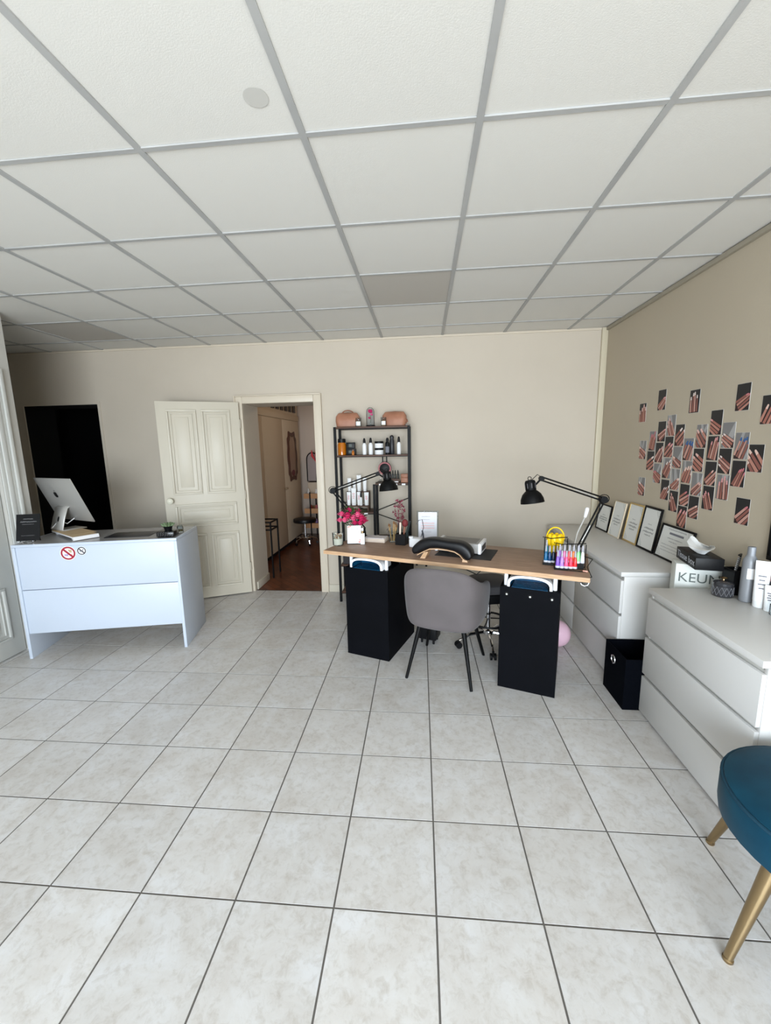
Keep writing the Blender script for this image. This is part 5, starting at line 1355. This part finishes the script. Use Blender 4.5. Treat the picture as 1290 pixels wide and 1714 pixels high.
# black metal stand by the reveal
t = thing('metal_stand', 'narrow black metal frame stand just inside the doorway', 'stand', (-2.06, 4.745, -.003))
for x in (0, .185):
    for y in (0, .24): MB().span(x, x+.016, y, y+.016, 0, .71).build('leg', M_BLACK, t, smooth=False)
for z in (.60, .694):
    for y in (0, .24): MB().span(.016, .185, y, y+.016, z, z+.016).build('rail', M_BLACK, t, smooth=False)
    for x in (0, .185): MB().span(x, x+.016, .016, .24, z, z+.016).build('rail', M_BLACK, t, smooth=False)
# salon stool
t = thing('salon_stool', 'round black salon stool with chrome base in the back hall', 'stool', (-1.965, 6.52, -.003))
MB().lathe([(.16, .37), (.185, .375), (.19, .40), (.185, .425), (.15, .435), (.0005, .437)], 28).build('seat', M_PLEATH, t)
MB().cyl((0, 0, .10), (0, 0, .37), .016).build('column', M_CHROME, t)
for k in range(5):
    a = 2*pi*k/5+.3; MB().tube([(.0, 0, .11), (.12*cos(a), .12*sin(a), .105), (.18*cos(a), .18*sin(a), .085), (.19*cos(a), .19*sin(a), .03)], .011, 8).build('base_arm', M_CHROME, t)
    MB().cyl((.19*cos(a)-.01*sin(a), .19*sin(a)+.01*cos(a), .022), (.19*cos(a)+.01*sin(a), .19*sin(a)-.01*cos(a), .022), .022).build('caster', M_PLASTB, t)
MB().tube([(.11*cos(2*pi*k/24), .11*sin(2*pi*k/24), .12) for k in range(24)], .007, 6, closed=True).build('foot_ring', M_CHROME, t)
# wooden trolley with bottles
t = thing('wooden_trolley', 'pale wooden tiered trolley behind the salon stool', 'trolley', (-2.06, 6.86, -.003))
M_PINE = mat('pine_wood', (186, 136, 92), .5)
for z in (.20, .46, .72):
    MB().span(0, .75, 0, .34, z, z+.015).build('tray', M_PINE, t, smooth=False)
    MB().span(0, .75, -.012, 0, z, z+.085).build('tray_lip', M_PINE, t, smooth=False); MB().span(0, .75, .34, .352, z, z+.085).build('tray_lip', M_PINE, t, smooth=False)
for x in (.10, .25, .72):
    for y in (-.03, .352): MB().span(x, x+.018, y, y+.018, 0, .83).build('post', M_BLACK, t, smooth=False)
for k, (x, z, c_, hh, nm) in enumerate(((.03, .736, (210, 206, 200), .15, 'tall white'), (.17, .736, (226, 224, 220), .14, 'small white'), (.215, .736, (236, 232, 226), .17, 'bright white'), (.29, .736, (30, 30, 32), .16, 'black'), (.06, .476, (170, 70, 60), .12, 'brick red'), (.16, .476, (180, 90, 90), .12, 'dusty rose'), (.31, .476, (200, 180, 60), .12, 'mustard'), (.15, .216, (150, 120, 170), .13, 'lavender'), (.26, .216, (220, 170, 60), .12, 'golden yellow'))):
    bottle('trolley_bottle', '%s bottle on the wooden trolley in the back hall' % nm, (-2.06+x+.02, 6.98, z-.003), .026, hh, solid(c_, .4), solid(c_, .4), .5, .6, .25, None, 'bottles on the trolley')
# standing mirror and blooms behind the trolley
t = thing('arched_mirror', 'black arched mirror resting on box in the back hall', 'mirror', (-1.98, 7.10, .985))
pts_ = [(-.07, 0)]+[(.03-.10*cos(pi*k/12), .38+.12*sin(pi*k/12)) for k in range(13)]+[(.13, 0)]
MB().tube([(x, 0, z+.012) for x, z in pts_], .010, 6, closed=True).build('frame', M_BLACK, t)
b = MB(); b.poly([(x, .004, z+.012) for x, z in pts_]); b.build('glass', mat('dim_mirror', (150, 136, 130), .4, .4), t, smooth=False)
t = thing('storage_carton', 'beige storage box on the wooden trolley rear', 'box', (-1.90, 7.10, .732)); MB().box((0, 0, .125), (.26, .14, .25), bev=.004).build('box_body', solid((196, 178, 156), .7), t); MB().span(-.135, .135, -.075, .075, .2502, .2522).build('lid', solid((60, 44, 40), .6), t, smooth=False)
t = thing('red_blooms', 'coral red stems in dark vase beside the arched mirror', 'flowers', (-1.845, 7.05, .9855))
MB().lathe([(.03, 0), (.04, .05), (.03, .14), (.02, .16), (.0005, .16)], 16).build('vase', M_PLASTB, t)
rn = random.Random(2)
for k in range(7):
    x, y = rn.uniform(-.10, .09), rn.uniform(-.04, .04); MB().tube([(0, 0, .14), (x*.3, y*.3, .36), (x*.9, y, .46), (x, y, .56)], [.004, .006, .022, .004], 6).build('bloom', M_REDFL, t)
